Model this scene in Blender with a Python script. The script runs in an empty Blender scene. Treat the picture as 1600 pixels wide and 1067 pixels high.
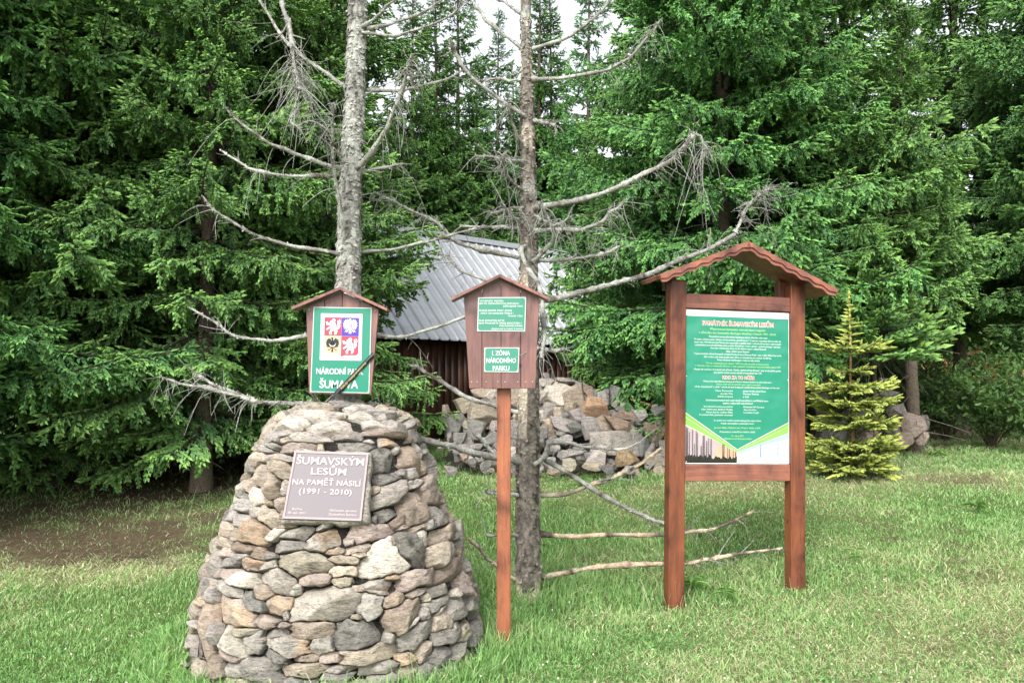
import bpy, math, random
import numpy as np
from mathutils import Vector, Matrix
R = math.radians
sc = bpy.context.scene
col = sc.collection

# ------------------------------------------------------------------ camera, world, sun, exposure
CAM_H, PITCH, FPX = 1.6, 3.06, 1244.4
cd = bpy.data.cameras.new("Camera"); cam = bpy.data.objects.new("Camera", cd); col.objects.link(cam)
cd.sensor_width = 36; cd.lens = 28; cd.clip_end = 3000; cd.clip_start = 0.05
cam.location = (0, 0, CAM_H); cam.rotation_euler = (R(90 + PITCH), 0, 0)
sc.camera = cam
SUN_EL, SUN_AZ = 43, 200          # azimuth measured clockwise from +Y (north); the light comes from behind and left of the camera
world = bpy.data.worlds.new("World"); sc.world = world; world.use_nodes = True
wn = world.node_tree; wn.nodes.clear()
sky = wn.nodes.new("ShaderNodeTexSky"); sky.sky_type = 'NISHITA'; sky.sun_disc = False
sky.sun_elevation = R(SUN_EL); sky.sun_rotation = R(SUN_AZ); sky.air_density = 1.3; sky.dust_density = 4.0; sky.ozone_density = 1.0
hs = wn.nodes.new("ShaderNodeHueSaturation"); hs.inputs['Saturation'].default_value = 0.22
bg = wn.nodes.new("ShaderNodeBackground"); bg.inputs['Strength'].default_value = 0.15
wo = wn.nodes.new("ShaderNodeOutputWorld")
wn.links.new(sky.outputs[0], hs.inputs['Color']); wn.links.new(hs.outputs[0], bg.inputs[0]); wn.links.new(bg.outputs[0], wo.inputs[0])
sd = bpy.data.lights.new("Sun", 'SUN'); sun = bpy.data.objects.new("Sun", sd); col.objects.link(sun)
sd.energy = 1.5; sd.angle = R(22); sd.color = (1.0, 0.97, 0.92)
az = R(SUN_AZ); el = R(SUN_EL)
sdir = Vector((math.sin(az) * math.cos(el), math.cos(az) * math.cos(el), math.sin(el)))
sun.rotation_euler = sdir.to_track_quat('Z', 'Y').to_euler()
sc.view_settings.view_transform = 'Standard'; sc.view_settings.look = 'None'
sc.view_settings.exposure = 1.3; sc.view_settings.gamma = 1.0
sc.cycles.max_bounces = 6; sc.cycles.diffuse_bounces = 3; sc.cycles.glossy_bounces = 2; sc.cycles.transmission_bounces = 3
sc.cycles.transparent_max_bounces = 4

# ------------------------------------------------------------------ helpers
def Pm(px, py, D):
    """numpy-friendly: photograph pixel at forward distance D -> world xyz"""
    px = np.asarray(px, float); py = np.asarray(py, float); D = np.asarray(D, float)
    c, s = math.cos(R(PITCH)), math.sin(R(PITCH))
    x = (px - 800) / FPX; u = (533.5 - py) / FPX
    fy = c - u * s; fz = s + u * c
    return np.stack(np.broadcast_arrays(x / fy * D, D + 0 * x, CAM_H + fz / fy * D), -1)

def nrm(a): return a / np.maximum(np.linalg.norm(a, axis=-1, keepdims=True), 1e-9)

def _h(i, j, k, seed):
    n = (i.astype(np.int64) * 73856093) ^ (j.astype(np.int64) * 19349663) ^ (k.astype(np.int64) * 83492791) ^ (seed * 2654435761)
    n = (n ^ (n >> 13)) * 1274126177 & 0xffffffff
    n = (n ^ (n >> 16)) & 0xffffff
    return n / float(0xffffff)
def vnoise(P, scale=1.0, seed=0):
    P = np.asarray(P, float) * scale
    if P.shape[-1] == 2: P = np.concatenate([P, np.zeros(P.shape[:-1] + (1,))], -1)
    i = np.floor(P); f = P - i; f = f * f * (3 - 2 * f)
    i = i.astype(np.int64); r = 0
    for a in (0, 1):
        wa = f[..., 0] if a else 1 - f[..., 0]
        for b in (0, 1):
            wb = f[..., 1] if b else 1 - f[..., 1]
            for c in (0, 1):
                wc = f[..., 2] if c else 1 - f[..., 2]
                r = r + wa * wb * wc * _h(i[..., 0] + a, i[..., 1] + b, i[..., 2] + c, seed)
    return r * 2 - 1
def fbm(P, scale=1.0, seed=0, o=3):
    r = 0; a = 1; t = 0
    for k in range(o):
        r = r + a * vnoise(P, scale * 2 ** k, seed + k * 17); t += a; a *= .5
    return r / t

class MB:
    """collects numpy pieces and links them as one mesh object"""
    def __init__(s): s.V = []; s.F = []; s.C = []; s.n = 0
    def add(s, V, F, C):
        V = np.asarray(V, float).reshape(-1, 3); C = np.asarray(C, float)
        if C.ndim == 1: C = np.broadcast_to(C, (len(V), 3))
        s.V.append(V); s.C.append(C)
        for f in (F if isinstance(F, list) else [F]):
            f = np.asarray(f, int)
            if len(f): s.F.append(f + s.n)
        s.n += len(V)
    def build(s, name, mat, parent=None, smooth=True, edges=None):
        V = np.concatenate(s.V); C = np.concatenate(s.C)
        me = bpy.data.meshes.new(name)
        me.vertices.add(len(V)); me.vertices.foreach_set('co', V.astype(np.float32).ravel())
        lv = np.concatenate([f.ravel() for f in s.F]).astype(np.int32)
        tot = np.concatenate([np.full(len(f), f.shape[1]) for f in s.F]).astype(np.int32)
        st = np.concatenate([[0], np.cumsum(tot)[:-1]]).astype(np.int32)
        me.loops.add(len(lv)); me.loops.foreach_set('vertex_index', lv)
        me.polygons.add(len(tot)); me.polygons.foreach_set('loop_start', st); me.polygons.foreach_set('loop_total', tot)
        me.polygons.foreach_set('use_smooth', np.full(len(tot), bool(smooth)))
        me.update(calc_edges=True)
        at = me.color_attributes.new('Col', 'FLOAT_COLOR', 'POINT')
        at.data.foreach_set('color', np.concatenate([C, np.ones((len(C), 1))], 1).astype(np.float32).ravel())
        me.materials.append(mat)
        o = bpy.data.objects.new(name, me); col.objects.link(o)
        if parent is not None: o.parent = parent
        return o

def tag(o, label=None, cat=None, group=None, kind=None):
    if label: o['label'] = label
    if cat: o['category'] = cat
    if group: o['group'] = group
    if kind: o['kind'] = kind
    return o
def empty(name, loc, label, cat, group=None, rot=(0, 0, 0)):
    o = bpy.data.objects.new(name, None); col.objects.link(o); o.empty_display_size = .2
    o.location = tuple(float(v) for v in loc); o.rotation_euler = rot
    return tag(o, label, cat, group)

def box(mb, x0, x1, y0, y1, z0, z1, c, bev=0.0, M=None):
    b = bev
    if b <= 0:
        V = np.array([[x, y, z] for x in (x0, x1) for y in (y0, y1) for z in (z0, z1)])
        F = np.array([[0, 1, 3, 2], [4, 6, 7, 5], [0, 4, 5, 1], [2, 3, 7, 6], [0, 2, 6, 4], [1, 5, 7, 3]])
        F = F[:, ::1]
    else:
        V = []; idx = {}
        for ix, x in enumerate((x0, x1)):
            for iy, y in enumerate((y0, y1)):
                for iz, z in enumerate((z0, z1)):
                    sx, sy, sz = (1 if ix == 0 else -1), (1 if iy == 0 else -1), (1 if iz == 0 else -1)
                    for k, p in enumerate(((x, y + sy * b, z + sz * b), (x + sx * b, y, z + sz * b), (x + sx * b, y + sy * b, z))):
                        idx[ix, iy, iz, k] = len(V); V.append(p)
        F4 = []; F3 = []
        g = lambda a, b_, c_, k: idx[a, b_, c_, k]
        for s in (0, 1):
            q = [g(s, 0, 0, 0), g(s, 0, 1, 0), g(s, 1, 1, 0), g(s, 1, 0, 0)]; F4.append(q if s == 0 else q[::-1])
            q = [g(0, s, 0, 1), g(1, s, 0, 1), g(1, s, 1, 1), g(0, s, 1, 1)]; F4.append(q if s == 0 else q[::-1])
            q = [g(0, 0, s, 2), g(0, 1, s, 2), g(1, 1, s, 2), g(1, 0, s, 2)]; F4.append(q if s == 0 else q[::-1])
        for a in (0, 1):
            for b_ in (0, 1):
                F4.append([g(a, b_, 0, 0), g(a, b_, 0, 1), g(a, b_, 1, 1), g(a, b_, 1, 0)])
                F4.append([g(a, 0, b_, 0), g(a, 1, b_, 0), g(a, 1, b_, 2), g(a, 0, b_, 2)])
                F4.append([g(0, a, b_, 1), g(1, a, b_, 1), g(1, a, b_, 2), g(0, a, b_, 2)])
                for c_ in (0, 1): F3.append([g(a, b_, c_, 0), g(a, b_, c_, 1), g(a, b_, c_, 2)])
        V = np.array(V); F = [np.array(F4), np.array(F3)]
    if M is not None: V = V @ np.array(M.to_3x3()).T + np.array(M.translation)
    mb.add(V, F, c)

def tubes(mb, P, rad, C, n=5, cap=True):
    """P (N,K,3), rad (N,K), C (3,) or (N,K,3)"""
    P = np.asarray(P, float); rad = np.asarray(rad, float)
    N, K, _ = P.shape
    T = np.gradient(P, axis=1); T = nrm(T)
    up = np.where(np.abs(T[..., 2:3]) > .85, np.array([1., .2, 0]), np.array([0, 0, 1.]))
    up = np.broadcast_to(up[:, K // 2:K // 2 + 1], T.shape)
    A = nrm(np.cross(T, up)); B = np.cross(T, A)
    an = np.arange(n) * 2 * math.pi / n
    V = P[:, :, None] + rad[..., None, None] * (A[:, :, None] * np.cos(an)[:, None] + B[:, :, None] * np.sin(an)[:, None])
    base = (np.arange(N) * K * n)[:, None, None]
    k = np.arange(K - 1)[None, :, None] * n; j = np.arange(n)[None, None]; j2 = (j + 1) % n
    F = np.stack(np.broadcast_arrays(base + k + j, base + k + j2, base + k + n + j2, base + k + n + j), -1).reshape(-1, 4)
    C = np.asarray(C, float)
    if C.ndim > 1: C = np.broadcast_to(C[:, :, None, :], V.shape).reshape(-1, 3)
    mb.add(V.reshape(-1, 3), F, C)

def smooth_path(pts, m):
    """Catmull-Rom through pts (k,d) -> (m,d)"""
    p = np.asarray(pts, float); p = np.concatenate([2 * p[:1] - p[1:2], p, 2 * p[-1:] - p[-2:-1]])
    k = len(p) - 3; t = np.linspace(0, k - 1e-6, m); i = t.astype(int); f = (t - i)[:, None]
    a, b, c, d = p[i], p[i + 1], p[i + 2], p[i + 3]
    return .5 * (2 * b + (c - a) * f + (2 * a - 5 * b + 4 * c - d) * f ** 2 + (3 * b - a - 3 * c + d) * f ** 3)

# ------------------------------------------------------------------ materials
def mat(name, rough=.8, spec=.3, fn=None):
    m = bpy.data.materials.new(name); m.use_nodes = True; nt = m.node_tree
    b = nt.nodes['Principled BSDF']; b.inputs['Roughness'].default_value = rough
    b.inputs['Specular IOR Level'].default_value = spec
    if fn: fn(nt, b)
    return m
def N(nt, t, **k):
    n = nt.nodes.new(t)
    for a, v in k.items(): setattr(n, a, v)
    return n
def noise(nt, scale, detail=4, rough=.6, vec=None, dist=0):
    n = N(nt, 'ShaderNodeTexNoise'); n.inputs['Scale'].default_value = scale; n.inputs['Detail'].default_value = detail
    n.inputs['Roughness'].default_value = rough; n.inputs['Distortion'].default_value = dist
    if vec: nt.links.new(vec, n.inputs['Vector'])
    return n
def ramp(nt, src, stops):
    r = N(nt, 'ShaderNodeValToRGB'); e = r.color_ramp.elements
    while len(e) < len(stops): e.new(.5)
    for i, (p, c) in enumerate(stops):
        e[i].position = p; e[i].color = (*c, 1) if len(c) == 3 else c
    nt.links.new(src, r.inputs[0]); return r
def mixc(nt, fac, a, b, mode='MIX'):
    m = N(nt, 'ShaderNodeMix', data_type='RGBA', blend_type=mode)
    for s, v in ((m.inputs['Factor'], fac), (m.inputs['A'], a), (m.inputs['B'], b)):
        if isinstance(v, (int, float)): s.default_value = v
        elif isinstance(v, tuple): s.default_value = (*v, 1)
        else: nt.links.new(v, s)
    return m.outputs['Result']
def bump(nt, b, h, strength=.5, dist=.01):
    bp = N(nt, 'ShaderNodeBump'); bp.inputs['Strength'].default_value = strength; bp.inputs['Distance'].default_value = dist
    nt.links.new(h, bp.inputs['Height']); nt.links.new(bp.outputs[0], b.inputs['Normal']); return bp
def coord(nt, out='Object', scale=None):
    c = N(nt, 'ShaderNodeTexCoord').outputs[out]
    if scale:
        mp = N(nt, 'ShaderNodeMapping'); mp.inputs['Scale'].default_value = scale; nt.links.new(c, mp.inputs[0]); return mp.outputs[0]
    return c
def attr(nt): return N(nt, 'ShaderNodeAttribute', attribute_name='Col').outputs['Color']

def f_attr(nt, b): nt.links.new(attr(nt), b.inputs['Base Color'])
M_plain = mat('painted', .5, .4, f_attr)
def f_stone(nt, b):
    v = coord(nt); a = attr(nt)
    vs = coord(nt, 'Object', (1, 1, 2.6)); n1 = noise(nt, 12, 6, .72, vs); n2 = noise(nt, 42, 6, .78, vs, .3); n3 = noise(nt, 220, 3, .7, v)
    r1 = ramp(nt, n1.outputs[0], [(.3, (.55, .55, .55)), (.48, (1, 1, 1)), (.72, (1.35, 1.3, 1.2))])
    c = mixc(nt, 1.0, a, r1.outputs[0], 'MULTIPLY')
    r2 = ramp(nt, n2.outputs[0], [(.36, (.25, .25, .25)), (.46, (.92, .92, .92)), (.66, (1.25, 1.25, 1.26))])
    c = mixc(nt, .85, c, r2.outputs[0], 'MULTIPLY')
    # pale lichen spots and small black ones
    n4 = noise(nt, 26, 4, .8, v, .6); r4 = ramp(nt, n4.outputs[0], [(.6, (0, 0, 0)), (.68, (1, 1, 1))])
    c = mixc(nt, mixc(nt, .5, (0., 0., 0.), r4.outputs[0]), c, (.46, .47, .43))
    r5 = ramp(nt, n3.outputs[0], [(.3, (.5, .5, .5)), (.5, (1, 1, 1)), (.75, (1.25, 1.25, 1.25))])
    c = mixc(nt, .6, c, r5.outputs[0], 'MULTIPLY')
    nt.links.new(c, b.inputs['Base Color'])
    h = N(nt, 'ShaderNodeMath', operation='MULTIPLY_ADD'); nt.links.new(n2.outputs[0], h.inputs[0]); h.inputs[1].default_value = .5
    nt.links.new(n1.outputs[0], h.inputs[2])
    h2 = N(nt, 'ShaderNodeMath', operation='MULTIPLY_ADD'); nt.links.new(n3.outputs[0], h2.inputs[0]); h2.inputs[1].default_value = .18
    nt.links.new(h.outputs[0], h2.inputs[2]); bump(nt, b, h2.outputs[0], 1.0, .03)
M_stone = mat('rough stone', .9, .2, f_stone)
def f_wood(nt, b):
    v = coord(nt, 'Object', (18, 18, 1.3)); a = attr(nt)
    n1 = noise(nt, 2.2, 6, .65, v, .8); n2 = noise(nt, 1.0, 3, .6, coord(nt, 'Object', (5, 5, 3)), .4)
    r1 = ramp(nt, n1.outputs[0], [(.28, (.55, .5, .5)), (.5, (1, 1, 1)), (.72, (1.35, 1.22, 1.1))])
    c = mixc(nt, 1.0, a, r1.outputs[0], 'MULTIPLY')
    r2 = ramp(nt, n2.outputs[0], [(.34, (.30, .24, .28)), (.45, (.85, .8, .85)), (.6, (1.25, 1.15, 1.05))])
    c = mixc(nt, .8, c, r2.outputs[0], 'MULTIPLY')
    vk = N(nt, 'ShaderNodeTexVoronoi'); vk.inputs['Scale'].default_value = 4.2; nt.links.new(coord(nt, 'Object', (1, 1, .8)), vk.inputs['Vector'])
    rk = ramp(nt, vk.outputs['Distance'], [(.0, (.22, .15, .13)), (.045, (.35, .26, .24)), (.075, (1, 1, 1))])
    c = mixc(nt, .85, c, rk.outputs[0], 'MULTIPLY')
    n4 = noise(nt, 1.0, 5, .8, coord(nt, 'Object', (90, 90, 2.0)), .3); r4 = ramp(nt, n4.outputs[0], [(.30, (.45, .42, .42)), (.38, (1, 1, 1))])
    c = mixc(nt, .6, c, r4.outputs[0], 'MULTIPLY')
    nt.links.new(c, b.inputs['Base Color']); bump(nt, b, n1.outputs[0], .25, .004)
M_wood = mat('stained wood', .45, .45, f_wood)
def f_woodx(nt, b):
    f_wood(nt, b)
    for n in nt.nodes:
        if n.type == 'MAPPING' and n.inputs['Scale'].default_value[2] < 2: n.inputs['Scale'].default_value = (1.3, 18, 18)
M_woodx = mat('stained wood, grain sideways', .45, .45, f_woodx)
def f_bark(nt, b):
    v = coord(nt); a = attr(nt)
    n1 = noise(nt, 38, 6, .75, v, .5); n2 = noise(nt, 150, 4, .7, v)
    r1 = ramp(nt, n1.outputs[0], [(.34, (.45, .42, .4)), (.5, (1, 1, 1)), (.7, (1.3, 1.3, 1.25))])
    c = mixc(nt, 1.0, a, r1.outputs[0], 'MULTIPLY')
    r2 = ramp(nt, n2.outputs[0], [(.35, (.6, .6, .6)), (.6, (1.15, 1.15, 1.15))])
    c = mixc(nt, .7, c, r2.outputs[0], 'MULTIPLY')
    nt.links.new(c, b.inputs['Base Color']); bump(nt, b, n1.outputs[0], .9, .012)
M_bark = mat('bark', .92, .15, f_bark)
def leafy(trans, rough=.55, spec=.25):
    def f(nt, b):
        a = mixc(nt, 1.0, attr(nt), N(nt, 'ShaderNodeObjectInfo').outputs['Color'], 'MULTIPLY'); nt.links.new(a, b.inputs['Base Color'])
        t = N(nt, 'ShaderNodeBsdfTranslucent'); nt.links.new(mixc(nt, 1.0, a, (1.3, 1.35, .6), 'MULTIPLY'), t.inputs[0])
        mx = N(nt, 'ShaderNodeMixShader'); mx.inputs[0].default_value = trans
        nt.links.new(b.outputs[0], mx.inputs[1]); nt.links.new(t.outputs[0], mx.inputs[2])
        nt.links.new(mx.outputs[0], nt.nodes['Material Output'].inputs['Surface'])
    return f
M_needle = mat('spruce needles', .6, .2, leafy(.15))
M_leaf = mat('leaves', .5, .3, leafy(.35))
M_grass = mat('grass blades', .5, .3, leafy(.35))
def f_ground(nt, b):
    v = coord(nt); a = attr(nt)
    n1 = noise(nt, 60, 5, .75, v); n2 = noise(nt, 7, 4, .7, v)
    r1 = ramp(nt, n1.outputs[0], [(.3, (.45, .45, .4)), (.5, (.95, .95, .95)), (.7, (1.35, 1.35, 1.2))])
    c = mixc(nt, 1.0, a, r1.outputs[0], 'MULTIPLY')
    r2 = ramp(nt, n2.outputs[0], [(.3, (.75, .75, .75)), (.7, (1.2, 1.2, 1.1))])
    c = mixc(nt, 1.0, c, r2.outputs[0], 'MULTIPLY')
    nt.links.new(c, b.inputs['Base Color']); bump(nt, b, n1.outputs[0], .8, .03)
M_ground = mat('turf and soil', .95, .1, f_ground)
def f_metal(nt, b):
    v = coord(nt, 'Generated'); a = attr(nt)
    n1 = noise(nt, 7, 5, .7, v); r1 = ramp(nt, n1.outputs[0], [(.3, (.86, .86, .86)), (.7, (1.1, 1.1, 1.1))])
    nt.links.new(mixc(nt, 1.0, a, r1.outputs[0], 'MULTIPLY'), b.inputs['Base Color'])
    b.inputs['Metallic'].default_value = .25
M_metal = mat('ribbed sheet metal', .42, .5, f_metal)
def f_gloss(nt, b):
    nt.links.new(attr(nt), b.inputs['Base Color'])
    n1 = noise(nt, 2.2, 2, .5, coord(nt)); bump(nt, b, n1.outputs[0], .35, .02)
M_enamel = mat('sign enamel', .3, .5, f_gloss)
def f_poster(nt, b):
    nt.links.new(attr(nt), b.inputs['Base Color'])
    n1 = noise(nt, 3.5, 2, .5, coord(nt)); bump(nt, b, n1.outputs[0], .6, .04)
M_poster = mat('printed poster', .22, .6, f_poster)
M_bronze = mat('plaque metal', .5, .5, f_attr)

# ------------------------------------------------------------------ ground
def H(x, y):
    x = np.asarray(x, float); y = np.asarray(y, float)
    base = np.interp(y, [0, 5.6, 7.0, 9.0, 10.0, 11.5, 14, 20, 40, 90, 600], [0, 0, .12, .40, .47, .53, .6, .8, 1.2, 3.2, 8])
    left = np.clip((-x - 1.5) / 3, 0, 1) * np.interp(y, [6, 9, 12, 16], [0, -.12, -.02, 0])
    right = np.clip((x - 1.0) / 3.0, 0, 1) * np.interp(y, [0, 5, 7, 10, 14], [0, .22, .26, .12, 0])
    b = base + left + right
    return b + .022 * fbm(np.stack([x, y], -1), .9, 5) * np.clip(y / 8, .5, 3)
def soil_mask(x, y):
    """1 = bare needle litter, 0 = turf"""
    p = np.stack([x, y], -1)
    n = fbm(p, .8, 31, 4) + .5 * vnoise(p, 5, 77)
    l = np.clip((-x - 1.6 - .15 * (y - 6)) / 1.6, 0, 1) * np.clip((y - 6.3) / 1.0, 0, 1)
    back = np.clip((y - 11.3) / 1.2, 0, 1) * (x < 9)
    return np.clip((l * 1.05 + back) * 1.3 + n * 1.2 - .5, 0, 1)
def tone_mask(x, y):
    """1 = dry straw-coloured turf, 0 = lush green"""
    p = np.stack([x, y], -1)
    n = fbm(p, .9, 11, 4) * .9 + .3 * vnoise(p, 4.5, 18)
    dry = np.interp(x, [-1.4, .2, 1.4, 3], [.05, .35, .75, .85]) * np.interp(y, [3.0, 4.6, 5.8, 6.8, 8.6, 9.6], [1, 1, .5, .1, .35, .3])
    strip = np.exp(-((y - 8.9) / .5) ** 2) * np.clip((x + .9), 0, 1) * .55
    leftdry = np.clip((-x - 2.2) / .8, 0, 1) * np.exp(-((y - 6.7) / .6) ** 2) * .8
    lush = np.exp(-(((x + .9) / 1.3) ** 2 + ((y - 5.2) / 1.4) ** 2)) * .8
    return np.clip(dry + strip + leftdry - lush + n * .75, 0, 1)
gx = np.concatenate([-np.geomspace(700, 16, 18), np.linspace(-15, 16, 190), np.geomspace(17, 700, 18)])
gy = np.concatenate([[-300, -60, -15, -4, 0], np.linspace(1.5, 24, 200), np.geomspace(25, 900, 26)])
GX, GY = np.meshgrid(gx, gy, indexing='ij')
GZ = H(GX, GY)
nx, ny = GX.shape
I = np.arange(nx * ny).reshape(nx, ny)
GF = np.stack([I[:-1, :-1], I[1:, :-1], I[1:, 1:], I[:-1, 1:]], -1).reshape(-1, 4)
sm = soil_mask(GX, GY)[..., None]; tm = tone_mask(GX, GY)[..., None]
gc = (np.array([.10, .15, .05]) * (1 - tm) + np.array([.25, .24, .13]) * tm)
gc = gc * (1 - sm) + np.array([.10, .078, .052]) * sm
mb = MB(); mb.add(np.stack([GX, GY, GZ], -1), GF, gc.reshape(-1, 3))
tag(mb.build('ground', M_ground), 'rising grassy ground with bare needle litter under the trees', kind='structure')

# ------------------------------------------------------------------ spruce foliage
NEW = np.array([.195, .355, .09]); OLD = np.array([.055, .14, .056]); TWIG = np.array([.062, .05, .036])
def needles(mb, P0, P1, C, n=9, nl=.021, w=.0055, core=.0125, rng=None):
    """clothes straight shoots P0->P1 in needle triangles around a slim spindle; C per shoot"""
    rng = rng or np.random.default_rng(0)
    Ns = len(P0); A = P1 - P0; L = np.linalg.norm(A, axis=1, keepdims=True); A = A / np.maximum(L, 1e-6)
    ref = np.where(np.abs(A[:, 2:3]) > .9, np.array([1., 0, 0]), np.array([0, 0, 1.]))
    U = nrm(np.cross(A, ref)); W = np.cross(A, U)
    k = (np.arange(n) + .4)[None] / n
    ang = np.arange(n)[None] * 2.4 + rng.random((Ns, 1)) * 6.28 + rng.normal(0, .3, (Ns, n))
    rad = U[:, None] * np.cos(ang)[..., None] + W[:, None] * np.sin(ang)[..., None]
    tan_ = -U[:, None] * np.sin(ang)[..., None] + W[:, None] * np.cos(ang)[..., None]
    # needles lie forward and lift a little towards the light
    b = P0[:, None] + A[:, None] * (L[:, None] * k[..., None])
    ln = nl * (1.1 - .45 * k[..., None]) * rng.uniform(.8, 1.2, (Ns, n, 1))
    tip = b + (A[:, None] * .72 + rad * .72 + np.array([0, 0, .12])) * ln
    V = np.stack([b - tan_ * w * .5, b + tan_ * w * .5, tip], 2).reshape(-1, 3)
    F = np.arange(len(V)).reshape(-1, 3)
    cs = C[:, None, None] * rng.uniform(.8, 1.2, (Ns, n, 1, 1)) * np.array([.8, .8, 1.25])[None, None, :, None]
    mb.add(V, F, cs.reshape(-1, 3))
    if core:
        a3 = np.arange(3) * 2.094
        ring = P0[:, None] + A[:, None] * L[:, None] * .45 + (U[:, None] * np.cos(a3)[:, None] + W[:, None] * np.sin(a3)[:, None]) * core * 1.5
        V = np.concatenate([P0[:, None], ring, (P1 + A * .008)[:, None]], 1)
        F = np.array([[0, 1, 2], [0, 2, 3], [0, 3, 1], [4, 2, 1], [4, 3, 2], [4, 1, 3]])
        F = (np.arange(Ns)[:, None, None] * 5 + F[None]).reshape(-1, 3)
        cc = C[:, None] * np.array([.6, .9, .9, .9, 1.4])[None, :, None]
        mb.add(V.reshape(-1, 3), F, cc.reshape(-1, 3))

def bough_template(L, rng, spacing=.10, sh_sp=.056, hang=1.0, new=NEW, old=OLD, dead=.0, nn=7):
    """one spruce bough along +x"""
    mb = MB()
    sag = rng.uniform(.12, .24) * hang; upt = rng.uniform(.12, .24)
    wob = rng.uniform(-.08, .08)
    def ax(s): return np.stack([L * s, L * wob * np.sin(s * 3), L * (-sag * s + upt * s ** 3)], -1)
    s = np.linspace(0, 1, 9); tubes(mb, ax(s)[None], (.004 + .011 * L ** .5 * (1 - s))[None], TWIG, 4)
    P0, P1, CC = [], [], []; LT = []; LR = []
    s = .10
    while s < .985:
        for side in (-1, 1):
            if rng.random() < .08: continue
            si = min(s + rng.uniform(-.3, .3) * spacing / L, .99)
            ll = (.10 + .42 * L * (1 - si) ** .8 * min(1, (si + .12) * 2.3)) * rng.uniform(.6, 1.15)
            ll = min(ll, .95)
            th = side * R(rng.uniform(42, 68) - 18 * si)
            b = ax(np.array(si))
            dz = -hang * rng.uniform(.05, .55)
            d = nrm(np.array([math.cos(th), math.sin(th), 0]))
            t = np.linspace(0, 1, 5)[:, None]
            lat = b + d * ll * t * (1 - .18 * abs(dz) * t) + np.array([0, 0, 1.]) * (ll * (dz * t ** 1.4 + .10 * t ** 3))
            LT.append(lat); LR.append(np.linspace(.0045, .0018, 5))
            m = max(2, int(ll / sh_sp))
            bare = .35 if si < .3 else .12
            for j in range(m):
                tt = (j + .6) / m
                if tt < bare * rng.uniform(.5, 1.4): continue
                q = smoothp(lat, tt); tg = nrm(smoothp(lat, min(tt + .05, 1)) - smoothp(lat, max(tt - .05, 0)))
                sd = np.cross(tg, [0, 0, 1.]); sd = sd / (np.linalg.norm(sd) + 1e-6)
                for s2 in (-1, 1):
                    if rng.random() < .1: continue
                    ln = rng.uniform(.055, .12) * (1.15 - .4 * tt) * (1.0 if ll > .18 else .7)
                    dd = nrm(tg * rng.uniform(.7, 1.1) + sd * s2 * rng.uniform(.5, .9) + np.array([0, 0, -1.]) * hang * rng.uniform(-.05, .65))
                    P0.append(q); P1.append(q + dd * ln)
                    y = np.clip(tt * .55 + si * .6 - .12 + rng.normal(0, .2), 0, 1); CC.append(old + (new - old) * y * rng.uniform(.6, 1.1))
            for j in range(max(1, int(ll / .10))):          # the lateral itself is clothed too
                a, c_ = (j + .1) / max(1, int(ll / .10)), (j + 1.05) / max(1, int(ll / .10))
                if a < bare * .6: continue
                P0.append(smoothp(lat, a)); P1.append(smoothp(lat, min(c_, 1.0)))
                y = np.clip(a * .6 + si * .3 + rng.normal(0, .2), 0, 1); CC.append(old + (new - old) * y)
            tg = nrm(lat[-1] - lat[-2]); P0.append(lat[-1]); P1.append(lat[-1] + tg * rng.uniform(.05, .10)); CC.append(new * rng.uniform(.7, 1.1))
        s += spacing / L
    for u in np.arange(.08, 1, .05 / L):                    # the main stem is clothed as well
        b = ax(np.array(u)); a = rng.uniform(-1.3, 1.3)
        P0.append(b); P1.append(b + nrm(np.array([1., math.sin(a) * 1.1, math.cos(a) * .6])) * rng.uniform(.05, .10)); CC.append(old + (new - old) * np.clip(u * .7 + rng.normal(.1, .2), 0, 1))
    # pendulous twigs under the long laterals
    if hang > .7:
        for lat in list(LT):
            ll = np.linalg.norm(lat[-1] - lat[0])
            if ll < .24: continue
            for q in range(int(ll / .17)):
                a = rng.uniform(.25, .9); b = smoothp(lat, a); ln = rng.uniform(.10, .26)
                d = nrm(nrm(lat[-1] - lat[0]) * .45 + rng.normal(0, .28, 3) + np.array([0, 0, -1.])); sub = b + d * ln * np.linspace(0, 1, 5)[:, None]
                LT.append(sub); LR.append(np.linspace(.003, .0015, 5)); y0_ = np.clip(rng.normal(.45, .2), 0, 1)
                for u in np.arange(0, ln, .05):
                    P0.append(b + d * u); P1.append(b + d * min(ln, u + .05) + d * .01); CC.append(old + (new - old) * y0_ * .8)
                    sd = nrm(np.cross(d, rng.normal(0, 1, 3)))
                    for s2 in (-1, 1): P0.append(b + d * u); P1.append(b + d * u + nrm(d + sd * s2 * .8) * rng.uniform(.035, .07)); CC.append(old + (new - old) * np.clip(y0_ + rng.normal(.1, .2), 0, 1))
    tip = ax(np.array(1.)); tg = nrm(ax(np.array(1.)) - ax(np.array(.95)))
    P0.append(tip); P1.append(tip + tg * .10); CC.append(new)
    tubes(mb, np.array(LT), np.array(LR), TWIG, 3)
    # grey bare twigs near the trunk
    nd = int(7 * L)
    if nd:
        sx = rng.uniform(.05, .45, nd); b = ax(sx); th = rng.uniform(-1.3, 1.3, nd); ln = rng.uniform(.12, .45, nd)[:, None, None]
        t = np.linspace(0, 1, 4)[None, :, None]
        d = np.stack([np.cos(th), np.sin(th), -.3 - rng.random(nd)], -1)[:, None]
        tubes(mb, b[:, None] + d * ln * t, np.broadcast_to(np.linspace(.003, .001, 4), (nd, 4)), np.array([.13, .12, .10]), 3)
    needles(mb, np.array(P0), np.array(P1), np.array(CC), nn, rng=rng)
    V = np.concatenate(mb.V); C = np.concatenate(mb.C); F4 = [f for f in mb.F if f.shape[1] == 4]; F3 = [f for f in mb.F if f.shape[1] == 3]
    return dict(V=V, C=C, F4=np.concatenate(F4), F3=np.concatenate(F3), L=L)
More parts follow.
